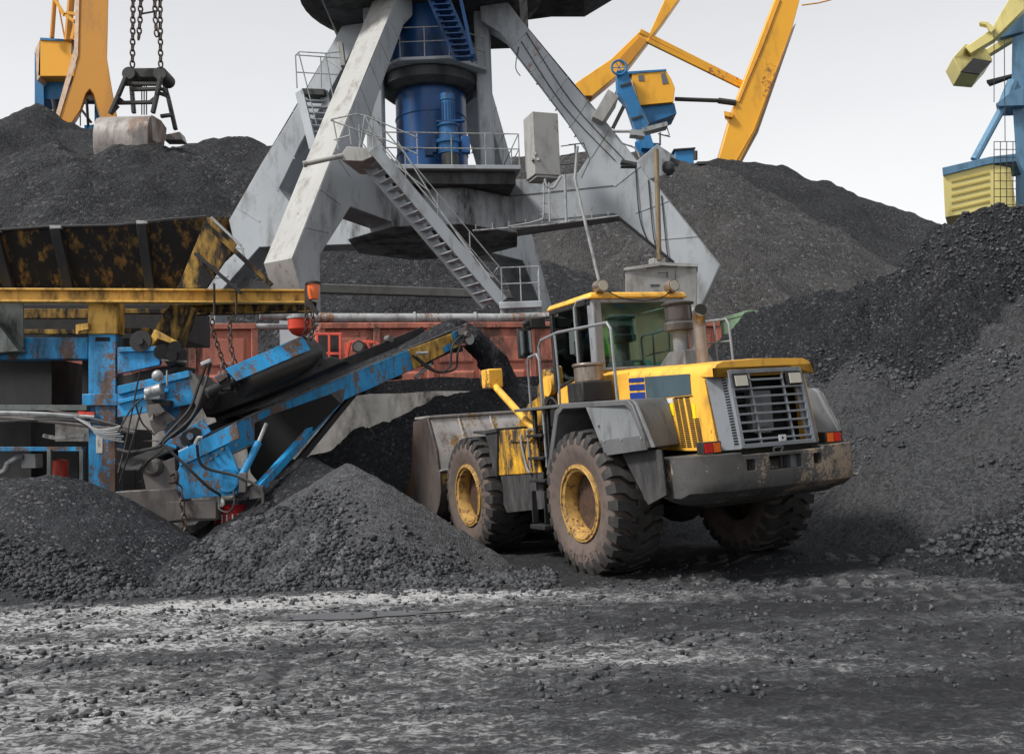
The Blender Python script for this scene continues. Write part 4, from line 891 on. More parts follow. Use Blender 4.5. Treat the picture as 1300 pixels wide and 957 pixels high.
# -- blue frame
m = MB(); bx(m, -80, 428, 112, 456, 16.0, .35); W_(m, 'cross_beam', SB, bevel=.02)
m = MB(); bx(m, 111, 372, 148, 424, 15.80, .34); W_(m, 'post_head', SY, bevel=.02)
m = MB(); bx(m, 112, 424, 147, 640, 15.84, .30); post = W_(m, 'main_post', SB, bevel=.015)
m = MB(); bx(m, 104, 500, 149, 515, 15.80, .36); W_(m, 'post_collar', SB, post, bevel=.01)
m = MB(); bx(m, 121, 428, 139, 433, 15.83, .02); W_(m, 'slot', BK, post, bevel=0)
m = MB(); bx(m, 122, 551, 130, 575, 15.832, .01); W_(m, 'worn_label', WTS, post, bevel=0)
m = MB(); slab(m, [(96, 412), (112, 410), (112, 418), (100, 420), (99, 424), (96, 424)], 15.7, .1); W_(m, 'lug', SY, bevel=.004)
# -- deck with clutter
m = MB(); bx(m, -80, 514, 110, 521, 15.7, .9); W_(m, 'deck', SGR, bevel=.004)
m = MB(); bx(m, -80, 529, 106, 536, 15.75, .2); W_(m, 'deck', SG, bevel=.004)
for a, b, y0, y1, r, mt in ((-30, 172, 527, 549, .03, SG), (-40, 120, 524, 530, .035, SGL), (20, 150, 531, 540, .02, SD), (60, 166, 520, 545, .018, SG), (-20, 108, 537, 534, .03, SD)):
    m = MB(); m.tube([P(a, y0, 15.5), P((a+b)/2, (y0+y1)/2-2, 15.48), P(b, y1, 15.5)], r, sub=4, n=6); W_(m, 'loose_bar', mt, bevel=0)
m = MB()
for i in range(7): m.tube([P(95+i*3, 530+i, 15.45), P(125, 545+i*1.4, 15.42), P(150+random.random()*8, 540+i*3.5, 15.45)], .012, sub=4, n=5)
W_(m, 'cable_bundle', SGL, bevel=0)
m = MB(); slab(m, [(99, 522), (120, 523), (118, 531), (101, 530)], 15.6, .03); W_(m, 'red_sign', REDM, bevel=0)
m = MB(); slab(m, [(100, 534), (118, 536), (112, 541), (99, 539)], 15.55, .03); W_(m, 'pink_rag', paint('pink_rag', (.5, .28, .26), amt=.4, rough=.9), bevel=0)
m = MB(); bx(m, -60, 567, 104, 573, 15.9, .15); W_(m, 'lower_rail', SB, bevel=.01)
for x in (63, 104):
    m = MB(); m.beam(P(x, 570, 15.9), P(x, 640, 15.9), .06, .06, up=(0, 1, 0)); W_(m, 'lower_stanchion', SGR, bevel=.005)
m = MB(); bx(m, 27, 576, 45, 594, 16.2, .25); m.tube([P(8, 590, 16.1), P(20, 582, 16.1), P(27, 580, 16.2)], .05, sub=4); m.tube([P(0, 600, 16.1), P(6, 597, 16.1), P(10, 588, 16.1)], .05, sub=4); W_(m, 'hydraulic_block', SGL, bevel=.01)
m = MB(); m.lathe([(0, .01), (0, .13), (.35, .13), (.38, .03)], o=P(76, 612, 16.4), axis='z', n=20); W_(m, 'fire_extinguisher', REDM, bevel=0)
m = MB(); m.tube([P(55, 545+8, 15.9), P(75, 556, 15.9), P(95, 553, 15.9), P(108, 553, 15.9)], .035, sub=4, n=6); W_(m, 'pale_hose', WTS, bevel=0)
# -- chute + drive pulley at the middle
m = MB(); slab(m, [(214, 386), (240, 388), (222, 438), (192, 426)], 15.9, .5); W_(m, 'feed_chute', SYH, bevel=.01)
m = MB(); slab(m, [(196, 418), (204, 422), (224, 433), (222, 438), (200, 430), (192, 440), (187, 436)], 15.7, .12); W_(m, 'pulley_bracket', SY, bevel=.01)
pc_ = P(181, 434, 15.75)
m = MB(); m.lathe([(-.10, .14), (-.10, .17), (.08, .17), (.08, .14), (.04, .13), (.03, .06), (-.14, .06), (-.14, .02)], o=pc_, axis='y', n=28); W_(m, 'drive_pulley', SD, bevel=0)
m = MB(); m.cyl(P(222, 441, 15.5), P(222, 441, 16.6), .10, n=20); m.cyl(P(205, 447, 15.6), P(205, 447, 16.5), .12, n=18); m.cyl(P(218, 452, 15.4), P(218, 452, 16.5), .08, n=18); W_(m, 'tail_rollers', SD, bevel=0)
m = MB(); slab(m, [(205, 430), (228, 442), (226, 462), (214, 466), (203, 452)], 15.8, .4); W_(m, 'scraper_housing', SD, bevel=.02)
m = MB(); m.beam(P(205, 457, 15.5), P(238, 459, 15.5), .03, .03); W_(m, 'pin_rod', SG, bevel=0)
m = MB(); slab(m, [(149, 445), (204, 443), (203, 463), (149, 475)], 15.72, .08); slab(m, [(149, 441), (206, 439), (206, 445), (149, 447)], 15.66, .2); W_(m, 'side_arm', SB, bevel=.006)
m = MB(); slab(m, [(149, 478), (204, 466), (224, 462), (222, 472), (149, 492)], 15.9, 1.0); W_(m, 'under_tray', SD, bevel=.01)
# vibrating feeder, blue tray with ribs
m = MB(); slab(m, [(149, 496), (240, 474), (247, 512), (149, 530)], 15.55, .06); slab(m, [(149, 490), (239, 470), (242, 478), (149, 501)], 15.48, .18); slab(m, [(149, 508), (214, 492), (214, 497), (149, 513)], 15.5, .06); W_(m, 'feeder_tray', SBW, bevel=.006)
m = MB(); slab(m, [(149, 484), (200, 470), (232, 474), (149, 496)], 16.2, .5); W_(m, 'feeder_back', SBW, bevel=.01)
m = MB(); slab(m, [(238, 474), (246, 474), (259, 492), (254, 512), (250, 518), (247, 512)], 15.5, .9); W_(m, 'feeder_lip', SG, bevel=.01)
m = MB(); m.ball(P(200, 477, 15.35), .09, 14, (1, .8, 1)); m.tube([P(212, 470, 15.35), P(212, 490, 15.35)], .015); W_(m, 'vibrator_weight', SGL, bevel=0)
m = MB(); m.cyl(P(186, 500, 15.3), P(206, 494, 15.3), .10, n=16); m.box(P(198, 499, 15.35), (.2, .2, .2)); m.cyl(P(184, 505, 15.3), P(198, 503, 15.3), .05); W_(m, 'hydraulic_motor', SGL, bevel=.01)
m = MB(); bx(m, 186, 508, 216, 516, 15.4, .3); W_(m, 'motor_bracket', SD, bevel=.01)
# torn rubber skirts
m = MB()
for i, (x, y) in enumerate(((193, 520), (205, 530), (200, 540))):
    pts = [(x-8, y-8), (x+6, y-10), (x+16, y+2), (x+8, y+8), (x+2, y+5), (x-4, y+12), (x-9, y+2)]
    A = [P(a+random.uniform(-3, 3), b+random.uniform(-3, 3), 15.2+random.uniform(-.08, .08)) for a, b in pts]; m.loft(A, [p+Vector((0, .03, 0)) for p in A])
W_(m, 'rubber_flap', SG, bevel=0)
# -- discharge conveyor: rises away from us to the right
conv = thing('conveyor', None, None, (0, 0, 0)); conv.parent = plant; conv.location = (6.6-4., -17+15.3, 0)
T0, T1 = P(150, 616, 14.7), P(592, 424, 19.8)   # centre line of the near side frame
cd = (T1-T0).normalized(); cn = Vector((-cd.y, cd.x, 0)).normalized()   # cn: across the belt, away/left
cu = cd.cross(-cn).normalized() if cd.cross(-cn).z > 0 else cn.cross(cd).normalized()*1
if cu.z < 0: cu = -cu
def cp(s, a, u): return T0+cd*s+cn*a+cu*u
LC = (T1-T0).length
def at_px(px):   # distance along the frame whose image column is px
    lo, hi = 0., LC
    from_ = lambda s: cam_px(T0+cd*s)[0]
    for _ in range(30):
        md = (lo+hi)/2
        if from_(md) < px: lo = md
        else: hi = md
    return lo
def cam_px(p):
    d = p-Vector((0, 0, HCAM)); z = d.dot(CF); return CX+FPX*d.dot(CR)/z, CY-FPX*d.dot(CU)/z
s_a, s_j, s_h, s_y, s_e = at_px(232), at_px(282), at_px(372), at_px(520), LC
def plank(m, s0, s1, a0, a1, u0, u1, u0b=None, u1b=None):
    u0b = u0 if u0b is None else u0b; u1b = u1 if u1b is None else u1b
    m.loft([cp(s0, a0, u0), cp(s0, a1, u0), cp(s0, a1, u1), cp(s0, a0, u1)], [cp(s1, a0, u0b), cp(s1, a1, u0b), cp(s1, a1, u1b), cp(s1, a0, u1b)])
CWD = .95
m = MB(); plank(m, s_a, s_h, -.03, 0, -.25, .18); plank(m, s_h+.004, s_y, -.03, 0, -.21, .18, -.21, .17); W_(m, 'side_frame', SBW, conv, bevel=.006)
m = MB(); plank(m, s_y+.004, s_e-.12, -.035, 0, -.21, .17, -.15, .12); W_(m, 'head_plate', SY, conv, bevel=.006)
m = MB(); plank(m, s_a, s_e-.12, CWD, CWD+.03, -.2, .16); W_(m, 'side_frame', SBW, conv, bevel=.006)
m = MB(); plank(m, s_a, s_e, -.06, -.03, .182, .205); plank(m, s_a, s_h, -.05, -.035, -.275, -.25) ; W_(m, 'flange', SG, conv, bevel=.002)
# troughed belt with coal on it
m = MB(); sec_ = [(.04, .16), (.25, .06), (.70, .06), (.91, .16), (.91, .14), (.70, .04), (.25, .04), (.04, .14)]
m.loft([cp(s_a-.6, a, u) for a, u in sec_], [cp(s_e+.05, a, u) for a, u in sec_]); plank(m, s_a-.4, s_e, .1, .85, -.24, -.22); W_(m, 'belt', RUB, conv, bevel=0, smooth=False)
m = MB(); nseg = 60; rows = []
for i in range(nseg+1):
    s = s_h-.8+(s_e-.05-s_h+.8)*i/nseg; hgt = .03+.16*max(0, (i-44)/16)+random.uniform(-.012, .012); rows.append([cp(s, a, u) for a, u in ((.06, .15), (.2, .15+hgt*.4), (.35, .15+hgt*.85+random.uniform(-.02, .02)), (.5, .15+hgt), (.65, .15+hgt*.8), (.8, .15+hgt*.4), (.9, .15))])
m.add([p for r in rows for p in r], [(i*7+k, i*7+k+1, (i+1)*7+k+1, (i+1)*7+k) for i in range(nseg) for k in range(6)]); W_(m, 'coal_load', C_dark, conv, bevel=0)
m = MB(); plank(m, s_h-.9, s_e-.25, CWD-.04, CWD-.01, .16, .34); W_(m, 'far_skirt', RUB, conv, bevel=0)
for s in (at_px(442), at_px(530)):
    m = MB(); m.cyl(cp(s, CWD-.2, .40), cp(s, CWD-.34, .40), .07, n=16); W_(m, 'idler', SG, conv, bevel=0)
m = MB()
for k in range(8):
    s = s_a+.4+(s_e-s_a-.6)*k/7; m.cyl(cp(s, .05, -.26), cp(s, .9, -.26), .045, n=10)
W_(m, 'return_rollers', SD, conv, bevel=0)
m = MB(); m.cyl(cp(s_e, .02, 0), cp(s_e, .93, 0), .15, n=24); W_(m, 'head_drum', SD, conv, bevel=0)
m = MB(); m.cyl(cp(s_e-.04, -.10, -.10), cp(s_e-.04, -.04, -.10), .12, n=20); W_(m, 'drum_cap', SGL, conv, bevel=.004)
m = MB(); plank(m, s_e-.42, s_e-.02, -.09, -.04, -.10, .16); plank(m, s_e-.1, s_e-.02, -.16, -.09, -.05, .22); plank(m, s_e-.75, s_e-.5, -.07, -.04, -.16, -.04); W_(m, 'bearing_bracket', SB, conv, bevel=.006)
m = MB(); m.cyl(cp(s_e-.22, -.10, .03), cp(s_e-.22, -.30, .03), .07, n=14); m.box(cp(s_e-.24, -.16, .10), (.14, .14, .14)); W_(m, 'drive_motor', SG, conv, bevel=.006)
m = MB()
m.tube([cp(s_e-.3, -.2, .05), cp(s_e-.7, -.28, -.05), cp(s_e-.9, -.25, -.40), cp(s_y+.4, -.2, -.42), cp(s_y+.05, -.12, .02)], .022, sub=7, n=6)
m.tube([cp(s_e-.3, -.22, .0), cp(s_e-.65, -.32, -.2), cp(s_e-.8, -.25, -.5), cp(s_y+.3, -.2, -.36), cp(s_y+.0, -.10, .06)], .022, sub=7, n=6)
W_(m, 'hydraulic_hose', SD, conv, bevel=0)
m = MB(); m.tube([cp(s_y+.1, -.1, .06), cp(s_y+.3, -.2, -.0)], .03); W_(m, 'hose_fitting', SGL, conv, bevel=0); m = MB(); m.tube([P(527, 480, 19), P(547, 462, 19.2)], .035, n=8); W_(m, 'hose_fitting', SGL, conv, bevel=0)
# tail plates, strut and lifting ram
m = MB(); slab(m, [(213, 561), (257, 531), (268, 548), (232, 569)], 15.1, .04); W_(m, 'tail_cheek', SB, conv, bevel=.006)
m = MB(); slab(m, [(228, 556), (232, 549), (248, 542), (254, 545), (255, 553), (250, 560), (232, 565)], 15.085, .006); W_(m, 'access_hole', BK, conv, bevel=0)
m = MB(); c_ = P(241, 554, 15.06); m.cyl(c_, c_+Vector((0, .05, 0)), .055, n=16); W_(m, 'pivot_pin', SB, conv, bevel=.006)
m = MB(); slab(m, [(228, 592), (288, 562), (308, 610), (300, 628), (226, 634), (222, 606)], 15.05, .05); W_(m, 'tail_gusset', SBW, conv, bevel=.006)
m = MB(); slab(m, [(226, 572), (238, 566), (246, 578), (231, 586)], 15.02, .006); W_(m, 'sticker', WTS, conv, bevel=0)
m = MB()
for x, y in ((230, 577), (234, 575), (238, 573)): c_ = P(x, y, 15.012); m.cyl(c_, c_+Vector((0, .004, 0)), .012, n=6)
W_(m, 'sticker_pictogram', REDM, conv, bevel=0)
m = MB(); slab(m, [(226, 574), (300, 536), (304, 556), (228, 592)], 15.0, .05); W_(m, 'tail_frame', SBW, conv, bevel=.006)
m = MB()
for x, y in ((262, 575), (275, 577), (268, 582), (282, 570), (300, 565)): c_ = P(x, y, 14.99); m.cyl(c_, c_+Vector((0, .05, 0)), .022, n=8)
W_(m, 'bolts', SG, conv, bevel=0)
m = MB(); c_ = P(288, 610, 14.98); m.lathe([(0, .02), (0, .17), (.06, .19), (.4, .19)], o=c_, axis='y', n=28); W_(m, 'tail_drum', SBW, conv, bevel=0)
m = MB(); m.beam(P(326, 622, 15.0), P(432, 505, 17.2), .11, .13); W_(m, 'support_strut', SBW, conv, bevel=.01)
m = MB(); slab(m, [(418, 500), (438, 492), (434, 512), (424, 516)], 17.0, .06); W_(m, 'strut_foot', SG, conv, bevel=.006)
m = MB(); m.beam(P(344, 628, 16.2), P(452, 496, 18.2), .10, .10); W_(m, 'support_strut', SD, conv, bevel=.01)
m = MB(); pole(m, (306, 606), (328, 562), 14.9, .055, 15.3, 14); ram = W_(m, 'lifting_ram', SBW, conv, bevel=0)
m = MB(); pole(m, (328, 562), (338, 538), 15.3, .03, 15.5, 10); W_(m, 'ram_rod', SGL, ram, bevel=0)
m = MB(); slab(m, [(303, 600), (313, 600), (312, 625), (303, 625)], 14.85, .08); slab(m, [(318, 618), (334, 616), (332, 632), (316, 634)], 14.9, .12); W_(m, 'ram_clevis', SG, conv, bevel=.006)
m = MB(); slab(m, [(310, 545), (340, 528), (420, 500), (432, 512), (330, 615), (318, 600)], 16.3, .04); W_(m, 'black_sheet', BK, conv, bevel=0)  # flat black sheet filling the gap between frame and strut
m = MB(); slab(m, [(254, 512), (300, 492), (420, 452), (440, 458), (330, 505), (262, 530)], 16.4, .5); W_(m, 'belt_guard', SD, conv, bevel=.02)
m = MB(); slab(m, [(180, 596), (222, 580), (224, 622), (186, 626)], 15.2, .4); m.lathe([(0, .03), (0, .10), (.06, .14), (.3, .14)], o=P(193, 593, 15.1), axis='y', n=24); W_(m, 'tail_guard', SG, conv, bevel=.008)
m = MB(); slab(m, [(180, 560), (226, 556), (224, 570), (196, 560)], 15.6, .2); slab(m, [(196, 508), (262, 500), (226, 548), (212, 560)], 15.8, .3); W_(m, 'rear_cheek', SB, conv, bevel=.01)
# bottom skid
m = MB(); slab(m, [(146, 624), (222, 620), (230, 637), (276, 636), (276, 660), (214, 664), (180, 664), (146, 648)], 14.95, .5); skid = W_(m, 'skid_frame', SG, bevel=.012)
m = MB(); A = [P(276, 636, 14.95), P(310, 632, 16), P(310, 654, 16), P(276, 660, 14.95)]; m.loft(A, [p+Vector((-.3, .3, 0)) for p in A]); W_(m, 'skid_end', SG, skid, bevel=.01)
m = MB(); slab(m, [(211, 637), (274, 636), (274, 658), (240, 658), (211, 662)], 14.93, .02); W_(m, 'skid_plate', SG, skid, bevel=.004)
m = MB(); m.ball(P(281, 638, 14.85), .05, 10, (1, .7, 1.4)); W_(m, 'pale_float', WTS, bevel=0)
m = MB(); chain(m, [P(222, 605, 14.9), P(230, 625, 14.85), P(234, 662, 14.85), P(240, 690, 14.85)], .13, .014); m.tube([P(217, 603, 14.9), P(224, 600, 14.85), P(224, 610, 14.85), P(216, 612, 14.9)], .03, sub=4); W_(m, 'safety_chain', CHN, bevel=0)
# hoses
HZ = [[(262, 462), (252, 490), (240, 520), (215, 548), (200, 566)], [(268, 460), (258, 495), (243, 530), (214, 556), (205, 564)], [(206, 563), (235, 590), (262, 616), (280, 628)], [(250, 565), (258, 592), (300, 604), (330, 620), (334, 640)],
      [(149, 570), (165, 574), (190, 570), (205, 566)], [(150, 548), (166, 520), (180, 506)], [(172, 512), (180, 536), (196, 552)], [(182, 620), (182, 592), (200, 576), (212, 566)], [(180, 516), (168, 560), (152, 612)], [(178, 470), (172, 500), (160, 560), (150, 600)],
      [(280, 628), (278, 645), (290, 650), (297, 640), (296, 622)]]
m = MB()
for i, h in enumerate(HZ):
    m.tube([P(x, y, 14.75+.12*math.sin(i*2.1+k)) for k, (x, y) in enumerate(h)], .024 if i < 5 else .014, sub=6, n=6)
W_(m, 'hydraulic_hoses', SD, bevel=0)
m = MB(); m.tube([P(256, 463, 14.8), P(268, 458, 14.8)], .04); m.tube([P(248, 564, 14.8), P(252, 556, 14.8), P(257, 556, 14.8)], .03, sub=3); W_(m, 'hose_coupling', SGL, bevel=0)
# beacon at the end of the beam
m = MB(); c_ = P(398, 372, 15.6); m.lathe([(-.08, .05), (-.10, .07), (-.03, .085), (.06, .095), (.14, .095)], o=c_, axis='z', n=18); m.lathe([(0, .01), (0, .02)], o=c_, axis='z', n=6)
bea = W_(m, 'beacon', plain('beacon_orange', (.80, .16, .04), .35), bevel=0)
m = MB(); m.lathe([(.14, .12), (.17, .12), (.2, .06), (.21, .01)], o=c_, axis='z', n=18); W_(m, 'beacon_cap', SD, bea, bevel=0)
m = MB(); slab(m, [(391, 372), (396, 384), (405, 396), (402, 400), (389, 388)], 15.6, .04); W_(m, 'beacon_hook', SD, bevel=.004)
# -- overband magnet hung on chains
MG = 15.5
mag = thing('overband_magnet', 'black drum magnet with blue top plate hanging on chains over the conveyor', 'magnet', tuple(P(345, 470, 16.2)))
a0, a1 = P(303, 485, 15.4), P(396, 447, 16.6)
m = MB(); m.cyl(a0, a1, .27, n=36); dr = W_(m, 'drum', plain('drum_black', (.022, .022, .023), .38), mag, bevel=.03)
m = MB(); A = [P(286, 468, 15.02), P(384, 426, 16.2), P(396, 430, 17.3), P(302, 468, 16.4)]; m.loft(A, [p+Vector((0, 0, -.05)) for p in A])
A = [P(286, 468, 14.98), P(384, 426, 16.18), P(394, 444, 16.10), P(300, 484, 14.92)]; m.loft(A, [p+Vector((0, .03, 0)) for p in A]); W_(m, 'top_plate', SBW, mag, bevel=.006)
m = MB(); A = [P(382, 424, 16.4), P(398, 434, 16.4), P(412, 466, 16.4), P(404, 470, 16.4), P(396, 456, 16.4)]; m.loft(A, [p+Vector((0, .9, 0)) for p in A]); W_(m, 'end_bracket', SD, mag, bevel=.01)
m = MB(); slab(m, [(272, 478), (286, 473), (290, 478), (277, 486)], 15.2, .12); m.tube([P(278, 482, 15.25), P(279, 500, 15.25)], .02); W_(m, 'tensioner_arm', SB, mag, bevel=.004)
m = MB(); m.cyl(P(262, 500, 15.2), P(286, 488, 15.35), .085, n=16); m.box(P(289, 489, 15.35), (.16, .2, .16)); m.ball(P(296, 484, 15.3), .08, 10); W_(m, 'drive_motor', SD, mag, bevel=.01)
m = MB(); slab(m, [(334, 455), (340, 452), (344, 455), (340, 459)], 15.93, .01); W_(m, 'white_mark', WTS, mag, bevel=0)
for pts in ([(269, 398), (270, 420), (286, 468)], [(291, 402), (293, 440), (299, 464)], [(389, 398), (390, 412), (386, 428)], [(396, 396), (398, 410), (394, 432)]):
    m = MB(); chain(m, [P(x, y, 15.5 if x < 300 else 16.1) for x, y in pts], .115, .013); W_(m, 'chain', CHN, mag, bevel=0)
# -- red drums under the conveyor tail
for i, (x, y, d, lb) in enumerate(((297, 672, 15.35, 'dark red steel drum with white marks behind the coal, under the conveyor tail'), (318, 660, 15.9, 'dark red ribbed steel drum, the right of the two under the conveyor'))):
    c_ = P(x, y, d); c_.z = .0
    t = thing('steel_drum', lb, 'drum', tuple(c_), rz=i*1.3, group='red drums under the conveyor')
    m = MB(); m.lathe([(0, .28), (.02, .292), (.28, .285), (.30, .297), (.32, .285), (.57, .285), (.59, .297), (.61, .285), (.86, .285), (.88, .295), (.87, .27), (.87, .01)], axis='z', n=32); m.build('body', DRUM_R, t)
    if not i:
        m = MB()
        for k in range(4): a = R_(-110+k*16); m.box((.289*math.cos(a), .289*math.sin(a), .66), (.012, .02, .16), Matrix.Rotation(a, 3, 'Z'))
        m.build('paint_mark', WTS, t)
# -- coal falling off the conveyor head
m = MB(); e = cp(s_e, .48, .15); path = [e+Vector((0, 0, 0)), e+Vector((.30, .1, .02)), e+Vector((.75, .25, -.5)), e+Vector((1.12, .4, -1.3)), e+Vector((1.4, .5, -2.2)), e+Vector((1.6, .55, -2.9))]
m.tube(path, [.13, .42], n=14, sub=14)
for i, p in enumerate(m.v): m.v[i] = p+Vector((mnoise.noise(p*3), mnoise.noise(p*3+Vector((9, 0, 0))), 0))*.12+Vector((mnoise.noise(p*14), 0, 0))*.05
o = m.build('falling_coal', C_dark, None); tag(o, 'black stream of fine coal falling from the conveyor head onto the pile', 'coal stream', kind='stuff')
# ================================================================= RETAINING WALL AND RAILWAY WAGONS
def lineY(x, off=0.): return 28.46+.292*x+off          # track runs slightly away to the right
CONC = paint('old_concrete', (.42, .40, .37), dirt=(.035, .034, .034), amt=.50, scale=.9, rough=.9, var=.22, bump=.5, fine=7.)
def ground_strip(name, label, cat, x0, x1, off0, off1, z0, z1, mat, wob=0, par=None):
    m = MB(); n = 60; A = []
    for i in range(n+1):
        x = x0+(x1-x0)*i/n; w_ = wob*mnoise.noise(Vector((x*.8, 3, 0)))
        A.append([(x, lineY(x, off0), z0), (x, lineY(x, off0), z1+w_), (x, lineY(x, off1), z1+w_*.6), (x, lineY(x, off1), z0)])
    m.add([p for r in A for p in r], [(i*4+k, i*4+(k+1) % 4, (i+1)*4+(k+1) % 4, (i+1)*4+k) for i in range(n) for k in range(4)]+[(0, 1, 2, 3), (n*4, n*4+1, n*4+2, n*4+3)])
    o = m.build(name, mat, par); 
    if par is None: tag(o, label, cat)
    return o
ground_strip('retaining_wall', 'stained concrete retaining wall below the railway wagons', 'wall', -26, 15, -2.6, -2.1, -.1, 3.02, CONC, .05)
o = ground_strip('coal_ballast', None, None, -26, 18, -2.55, -1.3, 2.9, 3.36, C_dark, .10); tag(o, 'strip of spilled coal lying along the top of the retaining wall', 'spilled coal', kind='stuff')
o = ground_strip('railway_embankment', None, None, -34, 34, -2.12, 6.5, -.1, 1.35, C_dark, .06); tag(o, kind='structure')
WR = paint('wagon_red', (.44, .15, .105), dirt=(.07, .045, .04), amt=.34, scale=1.4, rough=.75, var=.16, rust=(.13, .07, .055), rust_amt=.25, bump=.12)
WG = paint('wagon_green', (.13, .21, .13), dirt=(.06, .055, .05), amt=.35, scale=1.6, rough=.7, rust=(.2, .1, .06), rust_amt=.2, bump=.12)
WRIM = paint('wagon_rim', (.20, .19, .185), dirt=(.07, .06, .055), amt=.4, scale=3, rough=.7, bump=.2)
adir = math.atan(.292)
def wagon(cx, ln, mat, lab, ztop, detail=True, grp='railway coal wagons behind the wall'):
    t = thing('railway_wagon', lab, 'railway wagon', (cx, lineY(cx, 1.4), 1.35), adir, group=grp)
    zb = 1.25; zt = ztop-1.35; h = ln/2; wy = 1.42
    m = MB()
    for s_ in (-1, 1): m.mm((-h, s_*wy-.03, zb), (h, s_*wy+.03, zt))
    for s_ in (-1, 1): m.mm((s_*h-.03, -wy, zb), (s_*h+.03, wy, zt))
    m.mm((-h, -wy, zb-.1), (h, wy, zb)); body = m.build('body', mat, t, bevel=.01)
    n = 8
    for i in range(n+1):
        m = MB(); x = -h+ln*i/n; m.mm((x-.09, -wy-.12, zb-.1), (x+.09, -wy-.03, zt)); m.build('side_post', mat, t, bevel=.015)
    for i in range(n):   # pressed panels
        x0 = -h+ln*i/n+.22; x1 = -h+ln*(i+1)/n-.22
        m = MB()
        for z0, z1 in ((zb+.12, zb+.55), (zb+.72, zb+1.15), (zb+1.32, zt-.22)):
            if z1-z0 < .1: continue
            m.loft([(x0, -wy-.032, z0), (x1, -wy-.032, z0), (x1, -wy-.032, z1), (x0, -wy-.032, z1)], [(x0+.06, -wy-.085, z0+.07), (x1-.06, -wy-.085, z0+.07), (x1-.06, -wy-.085, z1-.07), (x0+.06, -wy-.085, z1-.07)])
        m.build('pressed_panel', mat, t, bevel=.02)
    m = MB(); m.mm((-h-.05, -wy-.14, zt-.02), (h+.05, -wy+.04, zt+.14)); m.mm((-h-.05, wy-.04, zt-.02), (h+.05, wy+.14, zt+.14)); m.mm((-h-.05, -wy+.04, zt), (-h+.08, wy-.04, zt+.13)); m.mm((h-.08, -wy+.04, zt), (h+.05, wy-.04, zt+.13)); m.build('top_rail', mat if mat is WG else WR, t, bevel=.02)
    m = MB(); m.mm((-h, -.5, .75), (h, .5, zb-.12)); m.build('underframe', DK, t)
    for x in (-h+2.2, h-2.2):
        m = MB()
        for dx in (-.92, .92):
            for s_ in (-.76, .76): m.cyl((x+dx, s_-.06, .475), (x+dx, s_+.06, .475), .475, n=24)
        m.mm((x-1.2, -.95, .4), (x+1.2, -.85, .65)); m.mm((x-1.2, .85, .4), (x+1.2, .95, .65)); m.mm((x-.3, -.9, .4), (x+.3, .9, .7)); m.build('bogie', DK, t)
    return t
pr = Matrix.Rotation(adir, 3, 'Z')
w1_ = wagon(-13.3, 12.6, WR, 'dull red open railway wagon behind the blue plant, left of the gap', 4.95)
w2_ = wagon(.15, 11.9, WR, 'dull red open railway wagon between the conveyor and the loader', 4.95)
w3_ = wagon(12.35, 11.5, WG, 'green open railway wagon to the right of the loader cab', 5.28)
for tx, (x, z), s_ in (('TYS', (-7.65, 3.98), .20), ('65', (-7.75, 3.76), .20), ('/4.1', (-6.98+.0, 3.98), .26), ('1.2', (-6.6, 3.76), .2)):
    par = w1_; M = wm(par)
    lx = (x+13.3)/math.cos(adir)-.35
    text(tx, 'stencilled_number', s_, WTS, Matrix.Translation((lx, -1.515, z-1.35)) @ Matrix.Rotation(R_(90), 4, 'X'), par, depth=.004)
# things standing at the gap between the red wagons
sk = thing('steel_rack', 'bright red steel rack with black panels beside the wagon gap', 'rack', tuple(P(412, 445, 26.6)))
RF = paint('frame_red', (.60, .085, .055), dirt=(.12, .03, .03), amt=.3, scale=3, rough=.6)
m = MB()
for x in (403, 418, 432): m.beam(P(x, 423, 26.3), P(x, 462, 26.3), .07, .06, up=(1, 0, 0))
m.beam(P(400, 424, 26.3), P(434, 424, 26.3), .07, .07); m.beam(P(400, 449, 26.3), P(434, 449, 26.3), .07, .07); m.build('bars', RF, sk, world=True, bevel=.008)
m = MB(); m.add([P(402, 424, 26.5), P(433, 424, 26.5), P(433, 462, 26.5), P(402, 462, 26.5)], [(0, 1, 2, 3)]); m.build('panel', DK, sk, world=True)
wn = thing('winch', 'small red motor winch with a round black fan in front of the wagon', 'winch', tuple(P(455, 450, 25.9)))
m = MB(); m.mm(P(437, 450, 25.9), P(442, 436, 26.0)); m.beam(P(440, 455, 25.9), P(444, 434, 25.9), .08, .08, up=(1, 0, 0)); m.beam(P(444, 434, 25.9), P(476, 434, 25.9), .06, .08); m.beam(P(466, 433, 25.9), P(470, 446, 25.9), .06, .06, up=(1, 0, 0)); m.beam(P(476, 434, 25.9), P(484, 441, 25.9), .06, .06); m.mm(P(446, 440, 25.8), P(466, 446, 26.2)); m.build('frame', RF, wn, world=True, bevel=.01)
c_ = P(455, 440, 25.6); m = MB(); m.cyl(c_, c_+Vector((0, .5, 0)), .17, n=20); mo = m.build('motor', DK, wn, world=True, bevel=.01)
m = MB(); m.cyl(c_+Vector((0, -.01, 0)), c_, .12, n=20); m.build('fan_cover', SG, mo, world=True)
hp = thing('hopper_bin', 'small bright red round-bottomed bin hanging above the magnet chains', 'bin', tuple(P(383, 430, 24)))
c_ = P(381, 405, 24.); m = MB(); m.lathe([(0, .30), (-.25, .29), (-.36, .2), (-.42, .08), (-.43, .01)], o=c_, axis='z', n=28); m.build('bowl', REDM, hp, world=True)
m = MB(); m.lathe([(0, .32), (.06, .32), (.06, .2), (.5, .19), (.5, .01)], o=c_, axis='z', n=24); m.build('collar', SGL, hp, world=True)
